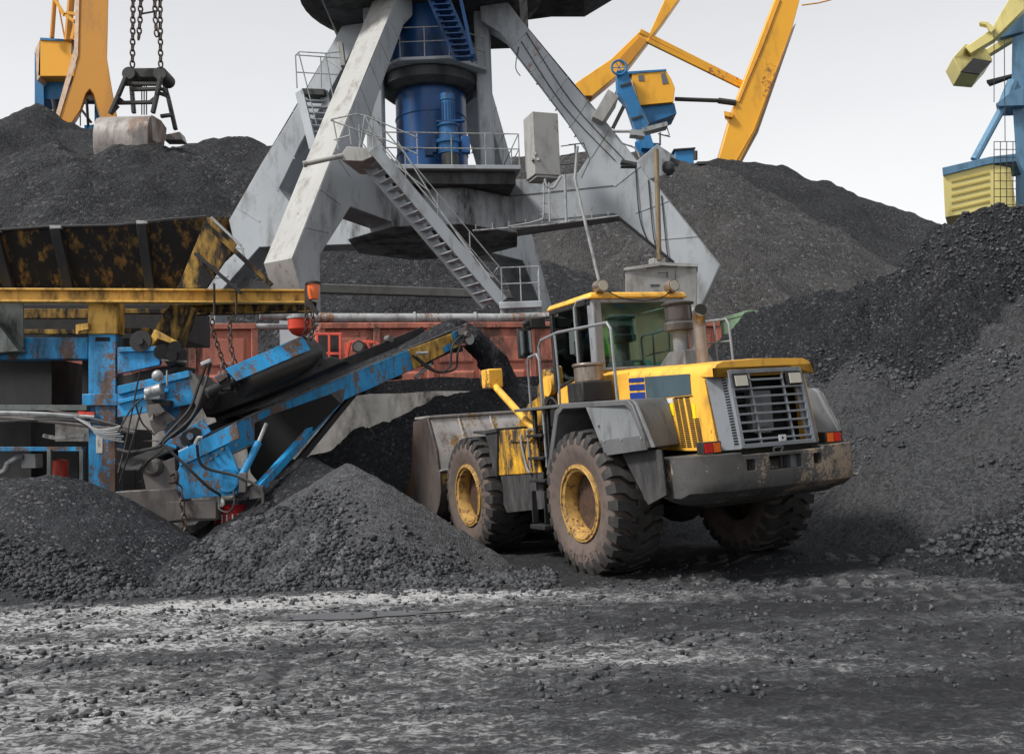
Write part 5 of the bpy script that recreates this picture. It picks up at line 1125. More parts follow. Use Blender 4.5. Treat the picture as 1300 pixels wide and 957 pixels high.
# warning post with striped light things on the wall
# ---- pipelines on the crane side
PIPE = paint('pipe_grey', (.34, .35, .36), dirt=(.10, .09, .08), amt=.35, scale=2, rough=.55, rust=(.2, .11, .07), rust_amt=.2)
pl = thing('pipeline', 'light grey pipe pair on posts running behind the top of the wagons', 'pipeline', tuple(P(500, 600, 30.6)))
m = MB(); m.tube([P(330, 399, 27.3), P(420, 404, 27.9), P(640, 404, 29.4), P(885, 396, 31.1)], .14, n=14); pp = m.build('upper_pipe', PIPE, pl, world=True)
m = MB(); m.tube([P(225, 404, 26.9), P(225, 414, 26.9), P(420, 415, 28.1), P(640, 413, 29.7), P(700, 412, 30)], .085, n=12); m.build('lower_pipe', PIPE, pl, world=True)
for x in (450, 528, 622, 656, 760, 880):
    m = MB(); a = P(x, 404, 27.9+(x-420)*.0068+.15); m.beam(a+Vector((0, 0, .1)), Vector((a.x, a.y, .5)), .22, .12, up=(1, 0, 0)); m.build('post', PIPE, pl, world=True, bevel=.01)
m = MB()
for x in (526, 603, 690): a = P(x, 404, 27.9+(x-420)*.0068); m.cyl(a-Vector((.03, 0, 0)), a+Vector((.03, .01, 0)), .19, n=16)
m.build('flange', PIPE, pl, world=True)
# gantry post ladder beside the wagon top (right of the pipe)
# ================================================================= PORTAL CRANE
CG = paint('crane_grey', (.31, .335, .36), dirt=(.10, .095, .09), amt=.28, scale=.8, rough=.5, var=.12, rust=(.22, .14, .10), rust_amt=.04, bump=.1, fine=6.)
CGD = paint('crane_grey_shade', (.27, .29, .31), dirt=(.03, .03, .03), amt=.48, scale=.7, rough=.6, var=.2, rust=(.15, .12, .10), rust_amt=.1, bump=.1, fine=6.)  # hub girder tone: shade under the platform put into the paint
CL = paint('crane_pale_top', (.31, .31, .30), dirt=(.16, .145, .13), amt=.30, scale=1.6, rough=.6, var=.08, rust=(.20, .15, .12), rust_amt=.08, bump=.15, fine=6.)
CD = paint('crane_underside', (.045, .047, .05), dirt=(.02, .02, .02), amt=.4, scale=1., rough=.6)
CB = paint('crane_blue', (.012, .065, .20), dirt=(.015, .017, .022), amt=.38, scale=.9, rough=.4, var=.2, rust=(.05, .07, .10), rust_amt=.15)
CBL = paint('crane_blue_light', (.02, .13, .32), dirt=(.03, .03, .035), amt=.35, scale=2, rough=.45)
cc_ = Vector((-2.7, 36.4, 0))
crane = thing('portal_crane', 'grey portal crane with splayed legs, blue central column and staircase', 'crane', tuple(cc_))
def Q_(m, name, mat, par=crane, bevel=.02, **k): return m.build(name, mat, par, bevel=bevel, world=True, **k)
legs = {'C': ((6.76, 34.2), 1.0, 1.15), 'B': ((-6.5, 30.5), .77, 1.2), 'A': ((-12.2, 38.7), 1.0, 1.2), 'D': ((1.06, 44.9), 1.0, 1.2)}
LEGP = [(2.2, 18.0), (3.1, 18.0), (3.65, 17.13), (5.48, 14.43), (6.72, 12.72), (10.29, 7.41), (9.53, 5.95), (9.5, 2.2), (8.75, 2.2), (8.74, 7.67), (6.84, 9.48), (1.2, 9.15), (1.2, 11.05), (4.63, 11.1), (5.55, 11.1), (5.98, 11.69), (5.05, 13.35), (2.93, 16.62), (2.2, 17.2)]
# outline split into convex pieces: strut, knee, girder, foot
LEGSEG = [[(2.2, 18.0), (3.1, 18.0), (3.65, 17.13), (2.93, 16.62), (2.2, 17.2)], [(3.65, 17.13), (5.48, 14.43), (6.72, 12.72), (5.98, 11.69), (5.05, 13.35), (2.93, 16.62)],
          [(6.72, 12.72), (10.29, 7.41), (8.74, 7.67), (6.84, 9.48), (5.0, 9.33), (5.0, 11.1), (5.55, 11.1), (5.98, 11.69)], [(10.29, 7.41), (9.53, 5.95), (9.5, 2.2), (8.8, 2.2), (8.74, 7.67)], [(5.0, 9.33), (1.2, 9.15), (1.2, 11.05), (5.0, 11.1)]]
FR = {}
for nm, (pt, sc, th) in legs.items():
    d = Vector((pt[0], pt[1], 0))-cc_; d.normalize(); n_ = Vector((-d.y, d.x, 0)); FR[nm] = (d, n_, sc, th)
    fn = lambda r, z, t: cc_+d*(r*sc)+n_*t+Vector((0, 0, z))
    m = MB(); m.prism(LEGP, fn, -th/2, th/2); lg = Q_(m, 'leg', CG, bevel=.03)
    # pale cover plate along the outer flange
    m = MB(); o1 = [(3.1, 18.0), (3.65, 17.13), (6.72, 12.72), (10.29, 7.41), (9.53, 5.95)]
    for a, b in zip(o1[:-1], o1[1:]):
        a3 = [fn(*a, -th/2+.01), fn(*a, th/2-.01), fn(*b, th/2-.01), fn(*b, -th/2+.01)]; dd = Vector((b[0]-a[0], 0, b[1]-a[1])).normalized(); off = d*(-dd.z*.012)*1+Vector((0, 0, dd.x*.012)); off = d*(.010)+Vector((0, 0, .008)); m.loft(a3, [p+off for p in a3])
    Q_(m, 'outer_plate', CL, lg, bevel=0)
    for q0, q1, i0, i1, ts in (((3.65, 17.13), (6.72, 12.72), (2.93, 16.62), (5.98, 11.69), (.12, .34, .56, .78)), ((6.72, 12.72), (10.29, 7.41), (5.98, 11.69), (8.74, 7.67), (.02, .30, .55, .80))):
        for t_ in ts:
            for sgn in (-1, 1):
                m = MB(); a_ = Vector(q0).lerp(Vector(q1), t_); b_ = Vector(i0).lerp(Vector(i1), t_)
                m.beam(fn(a_.x-.02, a_.y, sgn*(th/2+.004)), fn(b_.x, b_.y, sgn*(th/2+.004)), .03, .05, up=(0, 0, 1)); Q_(m, 'weld_seam', CG, lg, bevel=0)
    m = MB(); c_ = fn(9.15, 2.0, 0); t_ = n_
    for k in (-1, 1):
        m.beam(c_+t_*(k*1.1)+Vector((0, 0, -.2)), c_+t_*(k*.2), .5, .5)
        for q in (-.45, .45): w_c = c_+t_*(k*1.1+q)+Vector((0, 0, -.35)); m.cyl(w_c-d*.12, w_c+d*.12, .3, n=16)
    m.beam(c_-t_*1.6+Vector((0, 0, .1)), c_+t_*1.6+Vector((0, 0, .1)), .55, .35); Q_(m, 'bogie', CD, lg)
    if nm in 'C':
        m = MB()
        for r0, z0, r1, z1 in ((3.9, 16.5, 7.3, 11.3), (3.7, 16.2, 6.9, 11.4), (3.6, 16.0, 3.62, 14.9)): m.tube([fn(r0, z0, -th/2-.03), fn((r0+r1)/2-.15, (z0+z1)/2-.2, -th/2-.03), fn(r1, z1, -th/2-.03)], .018, sub=5, n=5)
        for k in range(3): m.tube([fn(7.6+k*.42, 11.2-k*.6, -th/2-.03), fn(7.65+k*.45, 9.3-k*.8, -th/2-.06), fn(7.9+k*.4, 8.4-k*.35, -th/2-.03)], .02, sub=4, n=5)
        Q_(m, 'cables', DK, lg, bevel=0)
        m = MB()
        for z in (9.5, 10.5): m.tube([fn(1.8, z, -th/2-.02), fn(6.8, z+.02, -th/2-.02)], .012, n=4)
        Q_(m, 'weld_seam', CD, lg, bevel=0)
# stiffening girders between hub and legs; hub box
def octo(r, z, k=8, ph=22.5): return [cc_+Vector((r*math.cos(R_(ph+360*i/k)), r*math.sin(R_(ph+360*i/k)), z)) for i in range(k)]
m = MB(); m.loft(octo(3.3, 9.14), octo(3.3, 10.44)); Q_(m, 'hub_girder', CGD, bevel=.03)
DK4 = [(-4.1, 32.3), (.55, 33.1), (-.5, 40.2), (-5.2, 39.4)]
m = MB(); m.pz(DK4, 10.90, 11.05); deck = Q_(m, 'platform', CG)
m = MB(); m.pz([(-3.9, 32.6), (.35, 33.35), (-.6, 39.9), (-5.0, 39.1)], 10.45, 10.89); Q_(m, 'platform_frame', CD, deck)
def railing(pts, hgt, posts=4, par=crane, mat=RAIL, name='railing', r=.022):
    pts = [V(p) for p in pts]; m = MB()
    for hh in (hgt, hgt*.52): m.tube([p+Vector((0, 0, hh)) for p in pts], r, n=6)
    for a, b in zip(pts[:-1], pts[1:]):
        for k in range(posts):
            p = a.lerp(b, k/posts); m.tube([p, p+Vector((0, 0, hgt))], r, n=5)
    m.tube([pts[-1], pts[-1]+Vector((0, 0, hgt))], r, n=5); return Q_(m, name, mat, par, bevel=0)
RL = paint('crane_rail', (.27, .28, .285), amt=.3, scale=4, rough=.5)
railing([(-4.05, 32.35, 11.05), (.5, 33.15, 11.05), (-.5, 40, 11.05)], 1.1, 4, deck, RL)
# column, ring decks, upper works
m = MB(); m.lathe([(11.05, 1.32), (14.9, 1.32)], o=cc_, axis='z', n=40, caps=False); m.lathe([(11.05, 1.5), (11.5, 1.5), (11.52, 1.32)], o=cc_, axis='z', n=40, caps=False)
for z in (12.4, 13.8): m.lathe([(z, 1.32), (z, 1.35), (z+.05, 1.35), (z+.05, 1.32)], o=cc_, axis='z', n=40, caps=False)
colm = Q_(m, 'blue_column', CB, bevel=0)
m = MB(); m.lathe([(15.3, 1.55), (18.2, 1.55)], o=cc_, axis='z', n=40, caps=False); Q_(m, 'upper_column', CB, bevel=0)
m = MB(); m.lathe([(14.75, .1), (14.75, 1.6), (14.95, 1.85), (15.3, 1.85), (15.35, .1)], o=cc_, axis='z', n=32); Q_(m, 'slew_ring', CD, bevel=0)
m = MB(); m.loft(octo(2.35, 15.36, 8), octo(2.35, 15.48, 8)); ud = Q_(m, 'upper_deck', CG)
railing([cc_+Vector((2.3*math.cos(R_(a)), 2.3*math.sin(R_(a)), 15.48)) for a in (202.5, 247.5, 292.5, 337.5, 382.5)], 1.1, 2, ud, RL)
for dx, dy, w_ in ((-1.95, -1.0, .62), (2.05, -.4, .55)):
    m = MB(); b = cc_+Vector((dx, dy, 0)); m.loft([b+Vector((x*w_, y*w_, 11.05)) for x, y in ((-.5, -.5), (.5, -.5), (.5, .5), (-.5, .5))], [b+Vector((x*w_*1.1, y*w_, 18)) for x, y in ((-.5, -.5), (.5, -.5), (.5, .5), (-.5, .5))]); Q_(m, 'corner_column', CG, bevel=.08)
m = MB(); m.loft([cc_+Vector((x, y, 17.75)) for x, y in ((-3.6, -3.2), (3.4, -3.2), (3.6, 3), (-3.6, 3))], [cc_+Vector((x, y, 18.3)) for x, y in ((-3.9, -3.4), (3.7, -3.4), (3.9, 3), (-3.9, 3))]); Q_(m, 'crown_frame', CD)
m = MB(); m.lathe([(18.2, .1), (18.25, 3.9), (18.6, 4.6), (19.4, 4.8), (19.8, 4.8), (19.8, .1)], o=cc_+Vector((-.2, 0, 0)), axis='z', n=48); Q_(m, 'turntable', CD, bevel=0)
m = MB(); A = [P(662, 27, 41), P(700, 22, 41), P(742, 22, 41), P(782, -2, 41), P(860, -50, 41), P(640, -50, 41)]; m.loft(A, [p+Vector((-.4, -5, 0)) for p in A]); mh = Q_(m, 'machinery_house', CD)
m = MB(); m.cyl(P(745, 17, 40.9), P(745, 17, 41.3), .09, n=12); Q_(m, 'blue_pin', CBL, mh, bevel=0)
m = MB()   # inner blue staircase
sa, sb = P(553, -10, 33.9), P(592, 78, 33.9)
for o_ in (-.3, .3): m.beam(sa+Vector((o_, 0, 0)), sb+Vector((o_, 0, 0)), .05, .2)
for k in range(12):
    p = sa.lerp(sb, (k+.5)/12); m.box(p, (.6, .4, .04))
Q_(m, 'upper_staircase', CB, bevel=0)
m = MB(); m.beam(P(585, 0, 33.7), P(600, 70, 33.7), .10, .12); Q_(m, 'conduit', CB, bevel=0)
# slewing drive on the column
mt = MB(); b = P(570, 190, 34.4)
mt.lathe([(0, .42), (.35, .42), (.38, .5), (.5, .5), (.52, .36), (1.0, .33), (1.02, .4), (1.1, .4)], o=b-Vector((0, 0, .2)), axis='z', n=24); dv = Q_(mt, 'slewing_drive', CBL, bevel=0)
mt = MB(); mt.lathe([(.9, .3), (1.0, .34), (1.05, .24), (1.95, .24), (1.97, .27), (2.2, .27), (2.24, .1), (2.24, .02)], o=b-Vector((0, 0, .2)), axis='z', n=24); Q_(mt, 'motor', CBL, dv, bevel=0)
mt = MB()
for k in range(14): a = 2*math.pi*k/14; mt.box(b+Vector((.25*math.cos(a), .25*math.sin(a), 1.3)), (.03, .03, .75), Matrix.Rotation(a, 3, 'Z'))
Q_(mt, 'cooling_fins', CB, dv, bevel=0)
mt = MB(); mt.box(b+Vector((-.5, -.1, .1)), (.16, .3, .5)); mt.box(b+Vector((.6, -.1, .1)), (.3, .3, .6)); mt.box(b+Vector((.1, -.2, .95)), (1.0, .2, .08)); mt.box(b+Vector((-.7, 0, -.05)), (.3, .3, .35)); Q_(mt, 'brake_box', CB, dv, bevel=.02)
m = MB(); m.lathe([(0, .3), (.55, .3)], o=P(572, 216, 34), axis='z', n=20); m.box(P(545, 222, 33.9), (.6, .3, .3)); Q_(m, 'drive_base', CD, bevel=.01)
# ---- front staircase
stt = thing('staircase', None, None, (0, 0, 0)); stt.parent = crane
sa, sb = P(474, 188, 29.2), P(638, 383, 30.2); sv = sb-sa; across = Vector((-.52, .75, 0))
def stair(sa, sb, across, n, par, mat=CG, hand=True):
    for k_, o_ in enumerate((Vector((0, 0, 0)), across)):
        m = MB(); m.beam(sa+o_, sb+o_, .08, .36); m_ = Q_(m, 'stringer', mat, par, bevel=.01)
    for k in range(n):
        p = sa.lerp(sb, (k+.5)/n); m = MB(); dv_ = Vector((sb.x-sa.x, sb.y-sa.y, 0)).normalized()*.15
        m.loft([p-dv_-across*0+Vector((0, 0, -.02)), p+dv_+Vector((0, 0, -.02)), p+dv_+across+Vector((0, 0, -.02)), p-dv_+across+Vector((0, 0, -.02))], [p-dv_+Vector((0, 0, .02)), p+dv_+Vector((0, 0, .02)), p+dv_+across+Vector((0, 0, .02)), p-dv_+across+Vector((0, 0, .02))]); Q_(m, 'tread', CG, par, bevel=0)
    if hand:
        m = MB()
        up = Vector((0, 0, 1))
        for o_ in (Vector((0, 0, 0)), across):
            for hh in (1.0, .5): m.tube([sa+o_+up*hh, sb+o_+up*hh], .02, n=5)
            for k in range(5): p = sa.lerp(sb, k/4)+o_; m.tube([p, p+up], .02, n=5)
        Q_(m, 'handrail', RL, par, bevel=0)
stair(sa, sb, across, 19, stt)
m = MB(); e_ = sb+Vector((-.1, -.1, -.02)); m.box(e_+Vector((.65, .5, -.05)), (1.3, 1.1, .08)); m.box(e_+Vector((.65, -.05, -.12)), (1.3, .06, .2)); Q_(m, 'lower_landing', CG, stt)
ld = [e_+Vector((.1, 0, 0)), e_+Vector((1.25, 0, 0)), e_+Vector((1.25, 1.0, 0))]; railing(ld, 1.05, 2, stt, RL, 'landing_rail')
m = MB(); m.beam(e_+Vector((.1, .4, 0)), Vector((e_.x+.1, e_.y+.4, 1.3)), .16, .16, up=(1, 0, 0)); m.beam(e_+Vector((1.1, .4, 0)), Vector((e_.x+1.1, e_.y+.4, 1.3)), .16, .16, up=(1, 0, 0)); Q_(m, 'landing_support', CG, stt)
m = MB(); t_ = P(450, 192, 29.2); A = [P(430, 200, 29.2), P(440, 186, 29.2), P(478, 188, 29.2), P(480, 196, 29.2), P(460, 205, 29.2), P(434, 204, 29.2)]; m.loft(A, [p+Vector((.3, 1.6, 0)) for p in A]); Q_(m, 'upper_landing', CL, stt)
m = MB(); m.cyl(P(385, 209, 28.9), P(434, 198, 29.2), .075, n=10); m.cyl(P(385, 209, 28.88), P(389, 208, 28.9), .10, n=10); Q_(m, 'boom_pole', CL, stt, bevel=0)
m = MB()
for a in ([(420, 152), (452, 145), (463, 147), (530, 175)], [(420, 153), (455, 166), (486, 178)], [(424, 178), (444, 172)], [(463, 147), (457, 186)], [(423, 153), (430, 190)], [(443, 162), (446, 184)], [(463, 147), (480, 180), (508, 214), (545, 243)], [(462, 165), (530, 196)]):
    m.tube([P(x, y, 29.2) for x, y in a], .022, n=5)
Q_(m, 'upper_rail', RL, stt, bevel=0)
m = MB()
for a in ([(497, 196), (560, 270), (622, 352), (632, 340)], [(505, 180), (556, 262), (606, 336), (626, 352)]):
    m.tube([P(x, y, 28.9) for x, y in a], .022, n=5)
Q_(m, 'outer_handrail', RL, stt, bevel=0)
# ---- small stair and landing on the rear left leg
st2 = thing('leg_stair', None, None, (0, 0, 0)); st2.parent = crane
stair(P(380, 116, 35.5), P(398, 188, 35.2), Vector((.85, .2, 0)), 9, st2, CG, hand=False)
m = MB(); A = [P(383, 112, 35.4), P(412, 113, 35.4), P(412, 121, 35.4), P(383, 120, 35.4)]; m.loft(A, [p+Vector((.2, 1.0, 0)) for p in A]); Q_(m, 'landing', CD, st2)
m = MB()
for a in ([(375, 70), (432, 74)], [(375, 70), (377, 112)], [(377, 92), (430, 95)], [(379, 67), (402, 158)], [(413, 68), (432, 66)], [(413, 68), (424, 130)], [(407, 73), (408, 112)], [(375, 70), (380, 66), (414, 68)]):
    m.tube([P(x, y, 35.3) for x, y in a], .025, n=5)
Q_(m, 'rail', RL, st2, bevel=0)
m = MB(); m.beam(P(432, 55, 36), P(436, 85, 36), .25, .2, up=(1, 0, 0)); Q_(m, 'white_panel', CL, st2)
# ---- switch cabinets, lamp mast, cable trays
m = MB(); a = P(690, 222, 32.6)
m.box(a+Vector((0, .45, 1.08)), (.92, .9, 2.15), Matrix.Rotation(R_(20), 3, 'Z')); m.box(a+Vector((0, .45, -.04)), (.8, .8, .1), Matrix.Rotation(R_(20), 3, 'Z')); cab1 = Q_(m, 'switch_cabinet', CL, bevel=.015)
m = MB()
for x, y in ((679, 195), (675, 202), (683, 202)): c_ = P(x, y, 32.42); m.cyl(c_, c_+Vector((.1, .35, 0)), .055, n=12)
Q_(m, 'round_fitting', SGL, cab1, bevel=0)
m = MB(); m.tube([P(692, 228, 32.4), P(694, 236, 32.3), P(703, 238, 32.3), P(712, 224, 32.3)], .05, sub=4); m.tube([P(690, 232, 32.3), P(690, 270, 32.2), P(684, 280, 32.2), P(645, 288, 32.2)], .03, sub=3); m.tube([P(697, 232, 32.3), P(698, 282, 32.2)], .03); m.tube([P(717, 222, 32.3), P(719, 283, 32.2)], .05)
for y in (244, 258, 272): m.beam(P(686, y, 32.25), P(699, y, 32.25), .03, .05)
Q_(m, 'cable_tray', RL, bevel=0)
m = MB(); m.cyl(P(733, 186, 31.5), P(730, 228, 31.5), .05, n=8); m.cyl(P(730, 228, 31.5), P(764, 372, 31.0), .05, n=8); Q_(m, 'stay_pipe', RL, bevel=0)
m = MB(); pts = [P(712, 195, 33), P(745, 200, 33)]
for y in (182, 194, 206): m.tube([P(712, y+4, 32.9), P(740, y, 32.9)], .018, n=5)
m.tube([P(730, 184, 32.9), P(731, 226, 32.9)], .03, n=5); m.tube([P(722, 184, 32.9), P(741, 182, 32.9), P(749, 203, 32.9), P(738, 226, 32.9)], .02, n=5); Q_(m, 'cabinet_rail', CD, bevel=0)
m = MB(); a = P(840, 392, 31.3); A = [P(794, 343, 31.), P(840, 336, 31.), P(884, 338, 31.3), P(884, 392, 31.3), P(840, 396, 31.), P(794, 393, 31.)]; m.loft(A, [p+Vector((.2, 1.0, 0)) for p in A]); gb = Q_(m, 'counterweight_box', CL, bevel=.02)
m = MB(); A = [P(792, 340, 30.95), P(840, 333, 30.95), P(886, 335, 31.25), P(886, 339, 31.25), P(840, 337, 30.95), P(792, 344, 30.95)]; m.loft(A, [p+Vector((.2, 1.15, 0)) for p in A]); m.box(P(834, 333, 31.4), (.5, .3, .2)); m.cyl(P(830, 328, 31.3), P(830, 334, 31.3), .06); Q_(m, 'lid', CL, gb, bevel=.01)
m = MB()
for x0, y0, x1, y1 in ((829, 372, 833, 373), (835, 346, 846, 347), (846, 345, 848, 352), (857, 344, 858, 362), (860, 375, 864, 378), (826, 361, 838, 364), (855, 362, 858, 366)): A = [P(x0, y0, 30.96), P(x1, y0, 30.96), P(x1, y1, 30.96), P(x0, y1, 30.96)]; m.loft(A, [p+Vector((0, .03, 0)) for p in A])
Q_(m, 'worn_marks', CD, gb, bevel=0)
BRP = paint('mast_brown', (.20, .15, .09), amt=.3, scale=3, rough=.7)
m = MB(); m.cyl(P(833, 190, 31.2), P(837, 330, 31.2), .085, n=10); mast = Q_(m, 'lamp_mast', BRP, bevel=0)
m = MB(); A = [P(808, 205, 31.4), P(834, 183, 31.4), P(852, 195, 31.4), P(846, 222, 31.4), P(824, 228, 31.4)]; m.loft(A, [p+Vector((.3, .8, .1)) for p in A]); Q_(m, 'floodlight', CG, mast)
m = MB(); m.ball(P(848, 214, 31.5), .25, 10); Q_(m, 'lamp_cap', CD, mast)
m = MB(); m.beam(P(840, 200, 31.6), P(862, 208, 31.6), .12, .2); Q_(m, 'lamp_bracket', CD, mast)
m = MB(); m.cyl(P(838, 185, 31.3), P(838, 168, 31.3), .03); m.cyl(P(835, 170, 31.3), P(851, 174, 31.3), .02); Q_(m, 'lamp_stem', CD, mast)
m = MB(); m.beam(P(788, 206, 31.5), P(808, 210, 31.5), .3, .12); Q_(m, 'lamp_bracket', CD, mast)
m = MB(); m.beam(P(788, 212, 31.4), P(808, 212, 31.4), .3, .04); Q_(m, 'lamp_fittings', CD, mast)
m = MB(); m.beam(P(815, 168, 31.6), P(846, 160, 31.6), .5, .14); m.beam(P(800, 170, 31.6), P(818, 172, 31.6), .4, .18); m.tube([P(778, 167, 31.7), P(815, 167, 31.7)], .05); m.tube([P(782, 172, 31.8), P(790, 182, 31.8), P(806, 188, 31.8), P(812, 200, 31.8)], .03, sub=3); m.tube([P(846, 160, 31.6), P(850, 172, 31.6), P(842, 172, 31.6)], .02); Q_(m, 'top_bracket', RL, mast, bevel=0)
m = MB(); A = [P(752, 148, 34), P(772, 113, 34), P(786, 122, 34), P(765, 155, 34)]; m.loft(A, [p+Vector((0, 1.2, 0)) for p in A]); Q_(m, 'machinery_cover', CL)
# far tie beam between the rear legs
da, dd_ = FR['A'], FR['D']
pA = cc_+da[0]*9.4+Vector((0, 0, 8.3)); pD = cc_+dd_[0]*9.2+Vector((0, 0, 8.3)); m = MB(); m.beam(pA, pD, .5, .35); Q_(m, 'tie_beam', CL)
m = MB(); m.tube([P(600, 293, 32.5), P(690, 286, 32.4), P(785, 274, 32.3)], .03); 
for k in range(9): x = 604+k*21; y = 292-k*2.1; m.tube([P(x, y, 32.4), P(x, y-7, 32.4)], .02, n=4)
Q_(m, 'girder_rail', RL, bevel=0)
# ================================================================= THINGS ON AND BEYOND THE STOCKPILES
def F_(m, name, mat, par, bevel=.0, **k): return m.build(name, mat, par, bevel=bevel, world=True, **k)
OR = paint('boom_orange', (.74, .36, .03), dirt=(.30, .14, .03), amt=.22, scale=.25, rough=.45, var=.08, rust=(.3, .13, .04), rust_amt=.05, fine=2.)
ORD = paint('boom_orange_old', (.50, .22, .025), dirt=(.25, .11, .02), amt=.25, scale=.25, rough=.5, var=.08, fine=2.)
FB = paint('far_blue', (.02, .15, .34), dirt=(.03, .05, .08), amt=.3, scale=.4, rough=.5)
FBP = paint('far_blue_haze', (.10, .21, .32), dirt=(.06, .10, .14), amt=.3, scale=.4, rough=.5)  # blue greyed in the paint in place of distance haze
PY_ = paint('far_yellow_haze', (.66, .57, .22), dirt=(.30, .24, .08), amt=.25, scale=.3, rough=.5)  # yellow paled likewise, haze put into the colour
FDK = paint('far_dark', (.035, .035, .035), amt=.2, rough=.7); FW = plain('far_window', (.10, .11, .12), .2); FSK = paint('pale_side', (.60, .42, .30), amt=.2, rough=.6)
def ex(m, pts, Y, t): A = [P(x, y, Y) for x, y in pts]; cx_ = sum(p.x for p in A)/len(A); return m.loft(A, [p+Vector((cx_/Y*t, t, 0)) for p in A])
# clamshell grab
GB = paint('grab_steel', (.30, .275, .26), dirt=(.10, .09, .085), amt=.35, scale=.7, rough=.6, metal=.2, rust=(.2, .13, .1), rust_amt=.25)
grab = thing('clamshell_grab', 'grey clamshell grab with black arms, standing on the crest of the left stockpile', 'grab', tuple(P(170, 183, 61)))
gy = 59.
m = MB(); pL, pR = P(126, 148, gy+1.9), P(195, 146, gy+1.9)
arc = [(.4, 0), (0, -.05), (-.5, -.3), (-.85, -.8), (-1.0, -1.4), (-.95, -2.2), (-.6, -3.2), (1.6, -3.2), (2.2, -.2)]
m.loft([pL+Vector((0, a, b)) for a, b in arc], [pR+Vector((0, a, b)) for a, b in arc]); F_(m, 'shell', GB, grab, .05)
m = MB(); A = [P(192, 146, gy-.1), P(199, 150, gy+.5), P(206, 160, gy+2), P(205, 176, gy+2), P(194, 178, gy-.1)]; m.loft(A, [p+Vector((.1, .5, 0)) for p in A]); F_(m, 'side_cheek', GB, grab, .05)
m = MB(); A = [P(208, 171, gy+3), P(228, 167, gy+3), P(232, 178, gy+3), P(208, 178, gy+3)]; m.loft(A, [p+Vector((0, 1, 0)) for p in A]); F_(m, 'rear_shell', GB, grab, .05)
m = MB(); ex(m, [(160, 86), (206, 86), (207, 99), (159, 99)], gy+.5, 1.2); F_(m, 'head_block', FDK, grab, .08)
for x in (163, 203):
    m = MB(); c_ = P(x, 93, gy+.2); m.cyl(c_, c_+Vector((0, 1.6, 0)), .42, n=18); F_(m, 'sheave', FDK, grab, .03)
for ln in ([(160, 98), (150, 122), (140, 145)], [(204, 98), (199, 122), (194, 144)], [(166, 98), (168, 122), (170, 144)], [(206, 98), (214, 126), (223, 165)]):
    m = MB(); Yg = gy if ln[0][0] in (160, 204) else gy+2.6
    for a, b in zip(ln[:-1], ln[1:]): m.beam(P(*a, Yg), P(*b, Yg), .24, .30, up=(0, 1, 0))
    F_(m, 'arm', FDK, grab, .04)
for a, b in (((156, 107), (201, 107)), ((147, 131), (197, 130)), ((150, 134), (140, 145)), ((166, 114), (206, 113)), ((204, 148), (218, 146)), ((197, 125), (190, 131)), ((150, 124), (158, 131)), ((201, 118), (212, 122)), ((212, 120), (206, 113))):
    m = MB(); m.beam(P(*a, gy+.3), P(*b, gy+.3), .2, .26, up=(0, 1, 0)); F_(m, 'cross_bar', FDK, grab, .03)
m = MB()
for x in (180, 183, 186): m.tube([P(x, 100, gy+1), P(x, 146, gy+1)], .04, n=4)
F_(m, 'closing_rope', FDK, grab)
for pts in ([(169, -12), (168, 85)], [(179, -12), (178, 22), (176, 50)], [(196, -12), (197, 22), (199, 47)], [(203, -12), (204, 85)]):
    m = MB(); chain(m, [P(x, y, gy) for x, y in pts], .46, .055); F_(m, 'chain', CHN, grab)
m = MB(); m.tube([P(179, 18, gy), P(196, 15, gy)], .06, n=6); F_(m, 'spreader_bar', FDK, grab)
# left crane
c1 = thing('harbour_crane', 'orange crane with forked boom and yellow cab at the far left, behind the stockpile', 'crane', tuple(P(100, 170, 90)))
Yc = 90.
m = MB(); ex(m, [(100, -20), (138, -20), (136, 75), (142, 112), (149, 150), (135, 160), (128, 148), (119, 119), (114, 113), (109, 119), (102, 140), (90, 158), (74, 150), (93, 100), (99, 65)], Yc, 1.6); F_(m, 'boom', ORD, c1, .06)
m = MB(); ex(m, [(96, -20), (101, -20), (99, 70), (75, 150), (70, 148), (94, 62)], Yc-.1, .3); F_(m, 'boom_edge', FSK, c1)
m = MB(); ex(m, [(50, 50), (97, 53), (94, 97), (48, 97)], Yc+3, 4); A = [P(45, 62, Yc+3), P(51, 50, Yc+3), P(51, 97, Yc+3), P(47, 103, Yc+3)]; cbn = F_(m, 'cab', OR, c1, .05)
m = MB(); m.loft(A, [p+Vector((.05, 4, 0)) for p in A]); F_(m, 'cab_end', FSK, cbn)
m = MB(); ex(m, [(51, 48), (98, 51), (98, 53), (51, 51)], Yc+2.9, 4.2); F_(m, 'roof', FB, cbn)
m = MB(); ex(m, [(91, 54), (95, 55), (93, 70), (90, 68)], Yc+2.95, .1); F_(m, 'window', FW, cbn)
m = MB(); ex(m, [(44, 64), (55, 100), (56, 142), (56, 160), (44, 160)], Yc+4, 3); ex(m, [(47, 98), (96, 98), (96, 126), (55, 126)], Yc+4.5, 3); F_(m, 'machine_frame', FB, c1)
m = MB(); ex(m, [(120, 128), (128, 128), (128, 185), (108, 185), (108, 160), (120, 158)], Yc+3, 2); ex(m, [(107, 159), (132, 159), (132, 185), (107, 185)], Yc+2.8, 2.5); F_(m, 'base', FB, c1)
m = MB(); ex(m, [(112, 113), (119, 113), (124, 128), (106, 128)], Yc+2.5, 1); F_(m, 'pivot_housing', FDK, c1)
for a, b, w_ in (((70, -10), (66, 48), .22), ((92, -20), (86, 52), .35), ((100, 135), (116, 156), .12), ((72, -5), (82, 48), .08), ((67, 126), (70, 143), .18), ((110, 126), (112, 160), .14), ((102, 129), (102, 160), .06)):
    m = MB(); m.cyl(P(*a, Yc+2.5), P(*b, Yc+2.5), w_, n=8); F_(m, 'strut', ORD if a[1] < 0 else FDK, c1)
